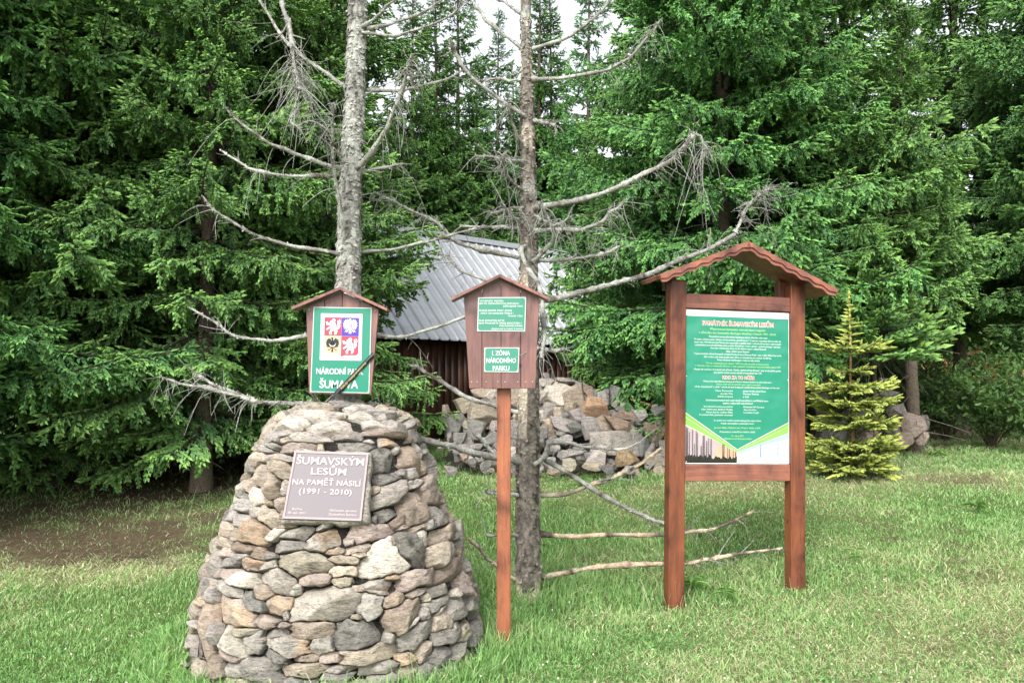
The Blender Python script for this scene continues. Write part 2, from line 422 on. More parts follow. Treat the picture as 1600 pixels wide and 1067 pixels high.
def smoothp(lat, t):
    x = t * (len(lat) - 1); i = min(int(x), len(lat) - 2); f = x - i
    return lat[i] * (1 - f) + lat[i + 1] * f

trng = np.random.default_rng(7)
TPL = {}
for Lc in (.55, .95, 1.5, 2.2):
    TPL[Lc] = [bough_template(Lc, trng) for _ in range(3)]
LC = sorted(TPL)

def add_bough(mb, base, azim, pitch, L, rng, bright, templates=None):
    T = templates or TPL
    keys = sorted(T); k = min(keys, key=lambda q: abs(math.log(q / max(L, .05))))
    t = T[k][rng.integers(len(T[k]))]; s = L / t['L']
    ca, sa, cp, sp = math.cos(azim), math.sin(azim), math.cos(pitch), math.sin(pitch)
    roll = rng.normal(0, .15); flip = 1 if rng.random() < .5 else -1
    V = t['V'] * s
    V = V * np.array([1, flip, 1])
    cr, sr = math.cos(roll), math.sin(roll)
    V = np.stack([V[:, 0], V[:, 1] * cr - V[:, 2] * sr, V[:, 1] * sr + V[:, 2] * cr], -1)
    x = V[:, 0] * cp - V[:, 2] * sp; z = V[:, 0] * sp + V[:, 2] * cp
    V = np.stack([x * ca - V[:, 1] * sa, x * sa + V[:, 1] * ca, z], -1) + base
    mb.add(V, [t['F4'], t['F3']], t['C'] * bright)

def spruce_crown(Ht, Lmax, z0, rng, ztop=None, dens=1.0, shape=.85, seed_gap=None):
    """crown with whorled boughs from z0 up; above ztop it thins to what the frame never resolves"""
    mb = MB(); z = z0; ztop = ztop or Ht
    while z < Ht - .15:
        Lz = Lmax * (1 - z / Ht) ** shape
        if z < z0 + 1.0: Lz *= .55 + .45 * (z - z0)
        n = max(3, int(round((6.4 if z < ztop else 4.5) * dens)))
        a0 = rng.uniform(0, 6.28)
        for i in range(n):
            if rng.random() < .10: continue
            L = max(.25, Lz * rng.uniform(.6, 1.18))
            a = a0 + i * 6.283 / n + rng.normal(0, .25)
            rel = z / Ht
            pitch = R(-16 + 46 * rel + rng.normal(0, 7))
            add_bough(mb, np.array([0, 0, z + rng.normal(0, .08)]), a, pitch, L, rng, rng.uniform(.82, 1.15))
        z += (.27 if z < ztop else .5) * (.8 + .4 * rng.random()) * max(.35, min(1, (1 - z / Ht) * 3))
    add_bough(mb, np.array([0, 0, Ht - .6]), 0, R(88), .6, rng, 1)
    return mb

def trunk_mb(Ht, r0, rng, c=(.14, .115, .09), n=14):
    K = 40; z = np.linspace(-.15, Ht, K)
    rad = r0 * (1 - np.clip(z, 0, Ht) / Ht) ** .85 + .006; rad[:5] *= np.array([1.35, 1.2, 1.1, 1.04, 1.0])
    P = np.stack([.03 * np.sin(z * .5), .03 * np.cos(z * .4) - .03, z], -1)
    mb = MB(); tubes(mb, P[None], rad[None], np.array(c), n)
    V = mb.V[0]; ctr = np.repeat(P, n, 0); d = V - ctr
    mb.V[0] = ctr + d * (1 + .12 * fbm(V * np.array([1, 1, .4]), 14, 3)[:, None])
    k = 26; zz = rng.uniform(.3, min(Ht * .5, 3.5), k); an = rng.uniform(0, 6.28, k)        # dead stubs
    t = np.linspace(0, 1, 4)[None, :, None]; ln = rng.uniform(.15, .8, k)[:, None, None]
    d = np.stack([np.cos(an), np.sin(an), rng.uniform(-.5, .1, k)], -1)[:, None]
    b = np.stack([0 * zz, 0 * zz, zz], -1)[:, None]
    tubes(mb, b + d * ln * t + np.array([0, 0, -.1]) * t ** 2, np.broadcast_to(np.linspace(.011, .003, 4), (k, 4)), np.array([.15, .13, .11]), 4)
    return mb

variants = []
for i, (Ht, Lm, z0) in enumerate(((13.5, 2.9, .6), (12.0, 2.6, 1.0), (14.5, 3.0, 2.3), (9.5, 2.3, .35), (6.6, 1.75, 2.0))):
    rg = np.random.default_rng(100 + i)
    variants.append((spruce_crown(Ht, Lm, z0, rg, ztop=8.2), trunk_mb(Ht, .062 + .0045 * Ht, rg)))
proto = {}
def place_spruce(v, px, D, rz, s, label, group='spruces standing round the clearing'):
    x = float((px - 800) / FPX * D); z = float(H(x, D))
    root = empty('spruce_tree', (x, D, z), label, 'tree', group, (0, 0, rz)); root.scale = (s, s, s)
    if v not in proto:
        c = variants[v][0].build('crown', M_needle, root, smooth=False); t = variants[v][1].build('trunk', M_bark, root)
        proto[v] = (c, t)
    else:
        for src in proto[v]:
            c = src.copy(); col.objects.link(c); c.parent = root; q_ = random.Random(px); c.color = (lambda f: (f * q_.uniform(.82, 1.0), f, f * q_.uniform(.85, 1.1), 1))(q_.uniform(.82, 1.12))
    return root
SPR = [  # variant, px, D, rotation, scale, label
 (1, 318, 9.4, .4, .9, 'slender spruce with thin lichen grey trunk just left of the stone cairn'),
 (0, 80, 9.8, 1.9, 1.0, 'dark spruce at the left edge whose low boughs hang over the bare soil'),
 (2, 432, 11.4, 3.3, 1.0, 'tall spruce whose brown trunk shows high up left of the thick dead tree'),
 (1, -130, 7.9, 5.1, 1.0, 'near spruce outside the left edge reaching in with single bright boughs'),
 (2, 215, 11.0, 4.4, 1.0, 'tall dense spruce behind the slender lichen grey one on the left'),
 (3, 508, 10.4, 2.2, .74, 'small spruce behind the coat of arms sign with boughs before the metal roof'),
 (1, 1050, 13.6, .9, .95, 'spruce behind the rock heap hiding the right end of the metal roof'),
 (0, 1135, 11.2, 2.7, 1.0, 'big dense spruce directly behind the large information board'),
 (2, 1275, 12.0, 5.6, .95, 'tall spruce with thick dark trunk right of the information board roof'),
 (4, 1425, 11.5, 3.9, 1.0, 'bushy bright green spruce behind the small yellow spruce'),
 (2, 1500, 15.2, 1.2, 1.0, 'dark tall spruce with bare black trunk standing against the sky at upper right'),
 (2, 1690, 12.6, .2, 1.0, 'spruce cut off by the right edge of the view'),
 (0, 20, 15.5, 2.6, 1.0, 'shaded spruce in the back row at far left'),
 (0, 330, 17.5, .6, 1.0, 'tall back row spruce behind the left end of the shed'),
 (1, 540, 19.0, 4.0, .95, 'back row spruce rising behind the shed roof beside the thick dead tree'),
 (1, 640, 20.5, 1.0, .98, 'distant spruce over the roof ridge right beside the thick dead tree'),
 (0, 712, 22.5, 3.1, 1.0, 'distant spruce behind the roof ridge just left of the thin dead tree'),
 (0, 925, 21.5, 5.3, .95, 'back row spruce right of the bright sky gap'),
 (0, 1040, 17.5, 1.4, 1.05, 'tall back row spruce behind the left post of the information board'),
 (1, 1180, 17.0, 3.0, 1.05, 'back row spruce filling the gap right of the information board'),
 (0, 1330, 19.5, 4.9, .95, 'back row spruce left of the upper right sky gap'),
 (1, 170, 21.0, 3.5, 1.1, 'farthest back row spruce on the left side'),
 (1, 420, 22.5, 2.5, 1.0, 'farthest back row spruce between the left group and the thick dead tree'),
 (0, 676, 21.6, 2.2, .92, 'distant spruce behind the roof midway between the two dead trees'),
 (0, 778, 22.6, .3, .86, 'distant spruce whose top nearly fills the gap left of the thin dead tree'),
 (0, 846, 23.0, 5.0, .97, 'distant spruce showing just right of the thin dead tree at the top'),
 (0, 745, 29.0, 4.4, .95, 'farthest spruce between the two dead trees, only its tip showing'),
 (0, 860, 23.5, 1.3, .95, 'distant spruce behind the ridge end right of the thin dead tree'),
 (3, 1420, 27.5, .7, 1.2, 'distant spruce between the two right hand sky gaps'),
 (1, 800, 24.0, 2.7, .88, 'distant spruce directly behind the thin dead tree under the bright sky gap'),
 (2, 1590, 24.0, 2.0, .8, 'distant spruce at far right above the leafy bushes'),
]
for a in SPR: place_spruce(*a)

# ------------------------------------------------------------------ small trees in front
def whorl_spruce(Ht, Wd, rng, new, old, tiers, name_z0=.12):
    tp = {L: [bough_template(L, rng, spacing=.062, sh_sp=.042, hang=.45, new=new, old=old, nn=10) for _ in range(3)] for L in (.28, .5)}
    mb = MB()
    for z, L, n, pitch in tiers:
        L = L * (.84 if Wd == 1 and Ht == 2.0 else 1)
        a0 = rng.uniform(0, 6.28)
        for i in range(n):
            add_bough(mb, np.array([0, 0, z + rng.normal(0, .015)]), a0 + i * 6.283 / n + rng.normal(0, .12), R(pitch + rng.normal(0, 4)), L * rng.uniform(.85, 1.12), rng, rng.uniform(.9, 1.12), tp)
    return mb
yrng = np.random.default_rng(21)
YN, YO = np.array([.38, .43, .10]), np.array([.13, .20, .06])
tiers_ = [(.14, .44, 9, 0), (.22, .50, 9, 4), (.34, .52, 10, 3), (.46, .50, 9, 5), (.60, .48, 9, 6), (.66, .40, 5, 10), (.80, .50, 9, 5), (.92, .30, 5, 12), (1.03, .47, 9, 6), (1.12, .24, 5, 15), (1.20, .30, 5, 14), (1.30, .28, 5, 16), (1.38, .40, 8, 14), (1.46, .22, 4, 25)]
tiers = [(.14, .42, 9, -4), (.24, .50, 9, 0), (.37, .52, 10, -2), (.58, .47, 10, 0), (.64, .30, 5, 6), (.82, .50, 10, 0), (1.0, .47, 10, 0), (1.17, .26, 4, 10), (1.40, .40, 6, 12)]
mb = whorl_spruce(2.0, 1, yrng, YN, YO, tiers)
# sparse leader with short side shoots
P0, P1 = [], []
for z in np.linspace(1.5, 2.0, 13):
    for k in range(3 if z < 1.8 else 2):
        a = yrng.uniform(0, 6.28); ln = np.interp(z, [1.5, 1.98], [.2, .03]) * yrng.uniform(.6, 1.2)
        p = np.array([0, 0, z]); P0.append(p); P1.append(p + np.array([math.cos(a), math.sin(a), .18]) * ln)
for z in np.linspace(1.45, 2.03, 10): P0.append(np.array([0, 0, z])); P1.append(np.array([0, 0, z + .07]))
needles(mb, np.array(P0), np.array(P1), np.array([YN * yrng.uniform(.7, 1.1) for _ in P0]), 9, rng=yrng)
x = (1329 - 800) / FPX * 9.0
root = empty('young_spruce', (x, 9.0, H(x, 9.0)), 'small yellow green spruce with tiered boughs and bare leader beside the information board', 'young tree')
mb.build('crown', M_needle, root, smooth=False)
t = MB(); zz = np.linspace(-.05, 2.06, 12); tubes(t, np.stack([.006 * np.sin(zz * 5), 0 * zz, zz], -1)[None], np.linspace(.026, .004, 12)[None], np.array([.30, .2, .09]), 8); t.build('trunk', M_bark, root)
mb = whorl_spruce(2.6, 1, yrng, NEW * 1.0, OLD * 1.15, [(z, 1.25 * (1 - z / 2.8) ** .8 + .1, 7, -4 + z * 8) for z in np.arange(1.4, 2.6, .15)])
x = (1366 - 800) / FPX * 10.3
root = empty('young_spruce', (x, 10.3, H(x, 10.3)), 'blue green young spruce standing just behind the small yellow spruce', 'young tree')
mb.build('crown', M_needle, root, smooth=False)
t = MB(); zz = np.linspace(-.05, 2.55, 12); tubes(t, np.stack([0 * zz, 0 * zz, zz], -1)[None], np.linspace(.04, .005, 12)[None], np.array([.13, .10, .08]), 8); t.build('trunk', M_bark, root)

# leafy bushes at right
def leaf_cloud(mb, Pts, size, C, rng, up=.5):
    n = len(Pts); d = nrm(rng.normal(0, 1, (n, 3)) + np.array([0, 0, up])); t = nrm(np.cross(d, rng.normal(0, 1, (n, 3)))); b = np.cross(d, t)
    s = size * rng.uniform(.6, 1.2, (n, 1))
    V = np.stack([Pts - t * s, Pts - t * s * .3 + b * s * .48, Pts + t * s * .5 + b * s * .36, Pts + t * s * 1.05 - d * s * .25, Pts + t * s * .5 - b * s * .36, Pts - t * s * .3 - b * s * .48], 1)
    F = np.arange(n)[:, None, None] * 6 + np.array([[0, 1, 2, 3], [0, 3, 4, 5]])[None]
    mb.add(V.reshape(-1, 3), F.reshape(-1, 4), np.repeat(C, 6, 0))
def bush(px, D, h, w, label, seed, nb=36, lf=.035, c0=(.045, .11, .03), c1=(.11, .20, .055)):
    rng = np.random.default_rng(seed); x = (px - 800) / FPX * D; z = float(H(x, D))
    root = empty('leafy_bush', (x, D, z), label, 'bush', 'leafy bushes at the right edge of the lawn')
    st = MB(); lb = MB(); c0 = np.array(c0); c1 = np.array(c1)
    for i in range(nb):
        a = rng.uniform(0, 6.28); rr = w * math.sqrt(rng.random()) ; hh = h * rng.uniform(.45, 1) * (1 - .35 * (rr / w) ** 2)
        tip = np.array([math.cos(a) * rr, math.sin(a) * rr, hh])
        p = smooth_path([[0, 0, -.05], tip * np.array([.25, .25, .5]), tip * np.array([.7, .7, .88]), tip + np.array([0, 0, -.03])], 9)
        tubes(st, p[None], np.linspace(.009, .002, 9)[None], np.array([.10, .08, .055]), 4)
        m = int(60 * rng.uniform(.7, 1.3)); tt = rng.uniform(.25, 1, m) * 8; ii = np.minimum(tt.astype(int), 7)
        q = p[ii] * (1 - (tt - ii))[:, None] + p[ii + 1] * (tt - ii)[:, None] + rng.normal(0, .07, (m, 3))
        leaf_cloud(lb, q, lf * 1.25, c0 + (c1 - c0) * rng.random((m, 1)) ** 1.3, rng)
    lb.build('leaves', M_leaf, root, smooth=False); st.build('stems', M_bark, root)
bush(1545, 12.3, 1.75, 1.1, 'broad leafy bush with oval leaves at the right edge beneath the spruces', 1, 60)
bush(1475, 13.8, 1.6, .9, 'low dark leafy bush right of the reddish boulders', 2, 40, .032, (.035, .09, .028), (.08, .15, .045))
bush(1620, 11.2, 1.5, .7, 'leafy bush cut off by the right edge just behind the lawn', 3, 34)
bush(1450, 17.0, 2.2, 1.4, 'shaded bush behind the reddish boulders under the spruces', 5, 40, .045, (.03, .08, .025), (.07, .13, .04))

# reddish bank far behind at right
g = np.stack(np.meshgrid(np.linspace(0, 1, 60), np.linspace(0, 1, 26), indexing='ij'), -1)
bx = 8.5 + g[..., 0] * 16; by = 25 + g[..., 1] * 3.2 + .5 * g[..., 0]; bz = H(bx, by) + .6 + 3.3 * np.sin(g[..., 1] * 1.57) * np.clip(g[..., 0] * 6, 0, 1) * np.clip((1 - g[..., 0]) * 6, 0, 1)
bv = np.stack([bx, by, bz], -1); nn_ = fbm(bv, .9, 9, 4)[..., None]
bv = bv + nn_ * .25; k = np.clip(nn_ * 2.2 + .5, 0, 1)
bc = np.array([.55, .24, .10]) * (1 - k) + np.array([.85, .60, .38]) * k
I2 = np.arange(60 * 26).reshape(60, 26); BF = np.stack([I2[:-1, :-1], I2[1:, :-1], I2[1:, 1:], I2[:-1, 1:]], -1).reshape(-1, 4)
mb = MB(); mb.add(bv, BF, bc.reshape(-1, 3)); tag(mb.build('bank', M_ground), 'reddish bare earth bank glimpsed behind the bushes at right', kind='structure')

# ------------------------------------------------------------------ shed
E0 = np.array([-4.42, 11.0]); E1 = np.array([1.80, 16.5]); ad = (E1 - E0) / np.linalg.norm(E1 - E0); pn = np.array([-ad[1], ad[0]])
def SH(a, p, z): # along wall, perpendicular away, height
    return np.stack([E0[0] + ad[0] * np.asarray(a, float) + pn[0] * np.asarray(p, float), E0[1] + ad[1] * np.asarray(a, float) + pn[1] * np.asarray(p, float), np.asarray(z, float) + 0 * np.asarray(a, float)], -1)
shed = empty('shed', SH(4, 2.4, .4), 'low wooden shed with grey ribbed metal roof behind the rock heap', 'shed')
def sh_add(mb, V, F, c):
    mb.add(V - np.array(shed.location), F, c)
A0, A1, EZ, RZ, RW = -.3, 9.8, 2.38, 4.78, 2.4
rng = np.random.default_rng(5)
wall = MB(); a = A0 + .2
while a < A1 + .9:
    w = rng.uniform(.13, .17); o = rng.choice([0, .018]) + rng.uniform(0, .004)
    V = np.array([SH(aa, pp + .35 - o, zz) for aa in (a, a + w - .006) for pp in (0, .02) for zz in (.62 + rng.uniform(0, .02), EZ + .12)])
    F = np.array([[0, 1, 3, 2], [4, 6, 7, 5], [0, 4, 5, 1], [2, 3, 7, 6], [0, 2, 6, 4], [1, 5, 7, 3]])
    sh_add(wall, V, F, np.array([.075, .036, .024]) * rng.uniform(.7, 1.35)); a += w
for (a0, a1, p0, p1) in ((A0 + .2, A0 + .24, .38, 4.5), (A1 + .86, A1 + .9, .38, 4.5), (A0 + .2, A1 + .9, .40, .42), (A0 + .2, A1 + .9, 4.5, 4.54)):
    V = np.array([SH(aa, pp, zz) for aa in (a0, a1) for pp in (p0, p1) for zz in (.3, EZ + .1)])
    sh_add(wall, V, F, np.array([.03, .02, .015]))
wall.build('plank_wall', M_wood, shed)
st = MB(); V = np.array([SH(aa, pp, zz) for aa in (A0 + .25, A1 + .85) for pp in (.3, 4.5) for zz in (.1, .615)]); sh_add(st, V, F, np.array([.10, .095, .085])); st.build('footing', M_stone, shed)
def roof_side(sgn):
    rf = MB(); na = 60 * 8; aa = np.linspace(A0, A1, na)
    u = (aa / .22) % 1.0; prof = np.where(u < .10, u / .10, np.where(u < .22, 1.0, np.where(u < .32, 1 - (u - .22) / .10, 0))) * .028
    rows = []
    for t, th in ((0, 0), (1, 0)):
        pr = RW * (1 if sgn > 0 else -1) * (0) ; per = (0 + RW * t) if sgn > 0 else (2 * RW - RW * t)
        z = EZ + (RZ - EZ) * t
        rows.append(SH(aa, per - sgn * .7 * 0 - sgn * prof * .7, z + prof * .7))
    under = [r - np.array([0, 0, .02]) for r in rows]
    V = np.concatenate([rows[0], rows[1], under[0], under[1]])
    i = np.arange(na - 1)
    F_ = np.concatenate([np.stack([i, i + 1, na + i + 1, na + i], -1), np.stack([2 * na + i + 1, 2 * na + i, 3 * na + i, 3 * na + i + 1], -1), np.stack([i + 1, i, 2 * na + i, 2 * na + i + 1], -1)])
    cc = np.array([.54, .56, .60]) * (1 - .35 * (prof / .028))[:, None]; cc = np.concatenate([cc] * 4)
    sh_add(rf, V, F_, cc); return rf
roof_side(1).build('roof', M_metal, shed, smooth=False); roof_side(-1).build('roof', M_metal, shed, smooth=False)
rc = MB(); V = np.array([SH(aa, RW + pp, RZ + .05 - abs(pp) * .95) for pp in (-.16, 0, .16) for aa in (A0 - .02, A1 + .02)]); sh_add(rc, V, np.array([[0, 1, 3, 2], [2, 3, 5, 4]]), np.array([.36, .38, .41])); rc.build('ridge_cap', M_metal, shed, smooth=False)
ga = MB()
for a_ in (A0 + .25, A1 - .05):
    V = np.array([SH(a_ + d_, p_, z_) for d_ in (0, .03) for (p_, z_) in ((.1, EZ), (2 * RW - .1, EZ), (RW, RZ - .1))]); sh_add(ga, V, [np.array([[0, 1, 2], [3, 5, 4]]), np.array([[0, 3, 4, 1], [1, 4, 5, 2], [0, 2, 5, 3]])], np.array([.06, .03, .02]))
ga.build('gable', M_wood, shed, smooth=False)

# ------------------------------------------------------------------ stones
SC = {'g': (.32, .30, .28), 'l': (.42, .385, .34), 'd': (.22, .215, .20), 'b': (.31, .24, .185), 'o': (.43, .30, .19), 'p': (.37, .295, .26),
      'w': (.52, .475, .41), 't': (.39, .325, .255), 'y': (.37, .335, .25)}
CX, CY = -1.06, 5.0
RZT = np.array([[-.4, .98], [0, .925], [.3, .885], [.53, .815], [.766, .725], [1.12, .585], [1.36, .49], [1.43, .41], [1.47, .30], [1.49, .12], [1.495, 0.0]])
def Rz(z): return np.interp(z, RZT[:, 0], RZT[:, 1]) * .95
EXP = 2.35
def shp(th): return (np.abs(np.cos(th)) ** EXP + np.abs(np.sin(th)) ** EXP) ** (-1 / EXP)
# arc parameter along the profile, so cells can run over the shoulder onto the cap
zz = np.linspace(-.4, 1.494, 400); rr = Rz(zz); SS = np.concatenate([[0], np.cumsum(np.hypot(np.diff(zz), np.diff(rr)))])
def s_of_z(z): return np.interp(z, zz, SS)
def z_of_s(s): return np.interp(s, SS, zz)
def surf(th, s):
    z = z_of_s(s); r = Rz(z) * shp(th)
    return np.stack([CX + r * np.sin(th), CY - r * np.cos(th), z + 0 * th], -1)
def snorm(th, s):
    e = .01; a = surf(th + e, s) - surf(th - e, s); b = surf(th, s + e) - surf(th, s - e)
    return nrm(np.cross(a, b))
def hit(px, py):
    d = Pm(px, py, 1.0) - np.array([0, 0, CAM_H]); t = np.linspace(3.6, 5.4, 900)[:, None]
    p = np.array([0, 0, CAM_H]) + d * t
    th = np.arctan2(p[:, 0] - CX, -(p[:, 1] - CY)); r = np.hypot(p[:, 0] - CX, p[:, 1] - CY) / shp(th)
    ok = (p[:, 2] < 1.49) & (r <= Rz(np.minimum(p[:, 2], 1.494)))
    if not ok.any(): return None
    i = int(np.argmax(ok)); return float(th[i]), float(s_of_z(p[i, 2])), float(t[i, 0])
STONES = """496 629 32 10 0 g;539 628 58 8 0 g;574 631 45 9 -8 y;500 644 92 17 0 l;461 641 18 18 0 p;567 644 50 20 -18 l;592 640 44 12 -15 g;533 652 16 6 0 t
442 661 68 18 3 l;521 663 103 20 0 l;470 669 7 9 0 t;586 660 38 14 -10 l;618 662 36 22 -25 g;645 660 26 14 -20 g;654 675 18 14 0 g;601 674 60 14 -5 p;406 680 14 27 -15 t
431 680 34 20 25 g;443 685 16 9 0 t;482 683 66 18 -4 l;545 680 60 12 2 g;609 689 66 17 -6 o;578 691 22 9 -20 g;464 698 62 18 0 p;500 701 14 16 0 y;543 699 73 23 0 d
410 701 18 12 0 g;424 696 16 10 0 g;402 716 15 22 0 t;434 714 36 11 0 o;434 731 44 26 -25 t;404 742 30 40 -18 t;419 760 34 42 -8 b;441 759 14 30 0 l;396 773 30 25 -35 w
436 785 26 28 0 t;419 786 14 9 0 o;391 798 26 18 10 l;417 804 40 34 -30 t;441 805 9 24 0 t;383 755 16 26 0 t;374 772 16 14 0 d;371 787 34 20 0 g;364 809 36 22 0 g
353 796 14 14 0 g;391 830 48 38 -15 o;426 834 26 20 20 w;344 828 22 16 0 t;361 832 15 22 0 t;341 846 18 18 0 t;602 716 54 46 5 d;605 747 48 20 8 d;632 737 18 9 0 g
587 764 16 18 0 t;614 769 66 34 28 l;606 801 46 26 15 d;644 712 26 40 -5 b;623 702 14 14 0 g;660 706 15 34 0 g;666 727 18 22 0 b;649 737 22 20 0 g;652 755 24 14 0 g
652 790 48 60 15 b;624 814 34 18 25 b;678 760 22 50 -12 p;693 772 10 22 0 p;692 803 32 34 -10 g;676 818 22 14 0 g;700 832 40 22 0 t;586 811 8 14 0 g;630 823 18 6 0 p
657 823 40 8 6 b;583 831 76 28 8 p;508 838 68 38 28 o;547 847 18 10 20 l;561 856 48 15 10 p;565 867 20 8 0 t;541 874 44 15 -5 t;597 873 68 54 35 w;615 846 12 22 -20 o
640 860 58 54 -30 d;666 836 28 30 0 w;695 860 38 36 0 t;711 856 18 26 0 g;721 848 14 24 0 g;537 890 42 20 0 t;535 908 38 14 0 y;592 912 78 22 -8 o;615 902 22 8 -10 o
658 900 70 32 5 p;708 890 40 34 10 b;730 908 22 32 0 p;695 920 44 18 4 g;560 918 18 12 0 p;588 924 34 8 -10 o;653 925 30 13 10 p;620 938 38 20 12 b;673 931 14 12 0 y
690 941 34 20 0 g;503 945 110 52 3 l;579 945 40 40 0 l;635 960 62 48 38 b;645 974 32 10 35 w;559 964 20 10 0 t;562 994 84 50 0 d;668 960 20 24 0 g;693 953 18 8 20 w
699 966 26 40 15 t;722 948 34 28 0 g;740 935 16 22 0 g;655 990 68 34 20 g;610 998 18 16 0 g;578 1022 112 26 8 t;535 1046 36 14 6 g;595 1044 50 16 4 g;713 985 40 26 10 g
348 862 24 22 0 p;462 831 54 22 8 l;448 821 36 8 0 b;505 823 30 11 18 g;445 852 66 18 5 d;372 854 50 16 0 b;397 862 34 22 -10 b;420 869 22 10 0 g;331 875 15 44 0 g
355 875 34 20 20 g;383 879 46 18 0 o;395 889 24 6 0 p;348 895 26 18 0 p;376 904 44 28 0 w;473 880 84 32 -2 y;419 882 26 14 20 l;430 908 68 34 -20 l;490 906 50 22 0 p
460 921 22 20 0 l;350 919 44 18 -15 g;326 908 12 14 0 o;406 923 26 26 0 b;433 945 46 34 15 o;325 928 16 24 0 g;388 940 38 30 -30 d;358 953 70 44 -15 o;311 985 27 92 6 b
330 993 18 40 0 g;413 971 46 16 -2 p;441 976 18 9 0 p;446 960 9 14 30 g;485 984 72 30 -2 t;351 1000 50 42 -35 w;376 988 38 18 6 y;393 1005 42 38 0 g;426 991 38 16 15 g
443 1009 76 30 -8 o;500 1011 36 26 0 g;349 1025 54 14 -5 p;475 1030 42 12 0 t;523 1029 50 18 -5 p;425 1025 50 16 -15 d;468 1048 78 22 3 t;523 1060 42 12 0 g;398 1045 70 34 0 g
360 1045 34 24 0 g;330 1042 32 26 0 b"""
seeds = []
for tok in STONES.replace('\n', ';').split(';'):
    px, py, w, h, rot, c = tok.split(); px, py, w, h, rot = map(float, (px, py, w, h, rot))
    q = hit(px, py)
    if q is None: q = hit(px, py + 5)
    if q is None: continue
    th, s, D = q; nv = snorm(np.array(th), np.array(s)); k = D / FPX
    vd = nrm(np.array([0, 0, CAM_H]) - surf(np.array(th), np.array(s)))
    tn = nrm(np.cross([0, 0, 1.], nv)); cosw = max(.4, abs(float(np.dot(tn, np.cross([0, 0, 1.], vd)) / (np.linalg.norm(np.cross([0, 0, 1.], vd)) + 1e-6))))
    ct = max(.45, float(np.dot(nv, vd)) / cosw)
    if py < 668: ct = max(ct, .8)
    seeds.append([th, s, w * k / cosw / 2, h * k / min(1, ct + .1) / 2, R(rot), c, 1])
rng = np.random.default_rng(3)
# plaque slot in surface coordinates
pq = [hit(447, 816), hit(580, 816), hit(578, 710), hit(455, 709)]
pc = hit(514, 763); PT, PS = pc[0], pc[1]
PW = (abs(pq[1][0] - pq[0][0]) * Rz(z_of_s(PS))) / 2; PH = (pq[3][1] - pq[0][1]) / 2
def metric(sd, th, s):
    """anisotropic distance of surface points from a seed; 1 = its own outline"""
    r = Rz(z_of_s(s)) * (shp(sd[0])) ; dth = (th - sd[0] + math.pi) % (2 * math.pi) - math.pi
    dx = dth * np.maximum(r, .12); dy = s - sd[1]
    c, sn = math.cos(sd[4]), math.sin(sd[4]); u = (dx * c + dy * sn) / sd[2]; v = (-dx * sn + dy * c) / sd[3]
    return pnorm(sd, u, v)
def pnorm(sd, u, v):
    r_ = np.random.default_rng(int(abs(sd[0]) * 1e4 + sd[1] * 1e5)); m_ = int(r_.integers(4, 7)); a0 = r_.uniform(0, 6.28); out = 0
    for k_ in range(m_):
        a_ = a0 + 6.283 * k_ / m_ + r_.normal(0, .24); out = np.maximum(out, (u * math.cos(a_) + v * math.sin(a_)) / r_.uniform(.82, 1.0))
    return .93 * out + .07 * np.hypot(u, v)
SMAX = SS[-1]
A = lambda i: np.array([sd[i] for sd in seeds], float)
for size, tries in (((.11, .045), 5000), ((.07, .035), 7000), ((.045, .022), 8000)):
    for _ in range(tries):
        th = rng.uniform(-math.pi, math.pi); s = rng.uniform(.15, SMAX - .02)
        if Rz(z_of_s(s)) < .9 * rng.random(): continue
        w = size[0] * rng.uniform(.7, 1.3); h = size[1] * rng.uniform(.7, 1.4)
        dxp = abs(th - PT) * Rz(z_of_s(PS)); 
        if dxp < PW + w * .6 and abs(s - PS) < PH + h * .6: continue
        T = A(0); S_ = A(1); W_ = A(2); H_ = A(3); RO = A(4)
        dth = (th - T + math.pi) % (2 * math.pi) - math.pi; dx = dth * max(Rz(z_of_s(s)), .12); dy = s - S_
        c, sn = np.cos(RO), np.sin(RO); u = (dx * c + dy * sn); v = (-dx * sn + dy * c)
        m = (np.abs(u / (W_ + w * .8)) ** 2.5 + np.abs(v / (H_ + h * .8)) ** 2.5) ** .4
        if (m < 1.0).any(): continue
        seeds.append([th, s, w, h, rng.normal(0, .12), rng.choice(list('gggldbtpyo')), 0])
cairn = empty('stone_cairn', (CX, CY, 0), 'conical dry stone cairn with purple plaque and a dead tree rising from its top', 'stone monument')
CO = np.array([CX, CY, 0])
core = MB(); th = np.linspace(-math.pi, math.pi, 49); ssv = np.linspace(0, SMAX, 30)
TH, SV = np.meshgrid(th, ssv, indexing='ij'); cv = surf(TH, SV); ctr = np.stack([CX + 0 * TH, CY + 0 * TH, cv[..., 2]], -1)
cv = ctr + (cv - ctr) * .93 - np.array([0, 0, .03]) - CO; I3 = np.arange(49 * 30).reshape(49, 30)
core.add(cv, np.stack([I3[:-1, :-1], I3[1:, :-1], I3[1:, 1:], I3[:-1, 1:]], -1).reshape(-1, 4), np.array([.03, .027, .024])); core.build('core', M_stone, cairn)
NA = 48; angs = np.arange(NA) * 2 * math.pi / NA
T, S_ = A(0), A(1)
big = sorted(range(len(seeds)), key=lambda i: -(seeds[i][2] * seeds[i][3] * (3 if seeds[i][6] else (.6 if abs(seeds[i][0]) > 1.6 else 1))))
isbig = set(big[:100]); rest = MB()
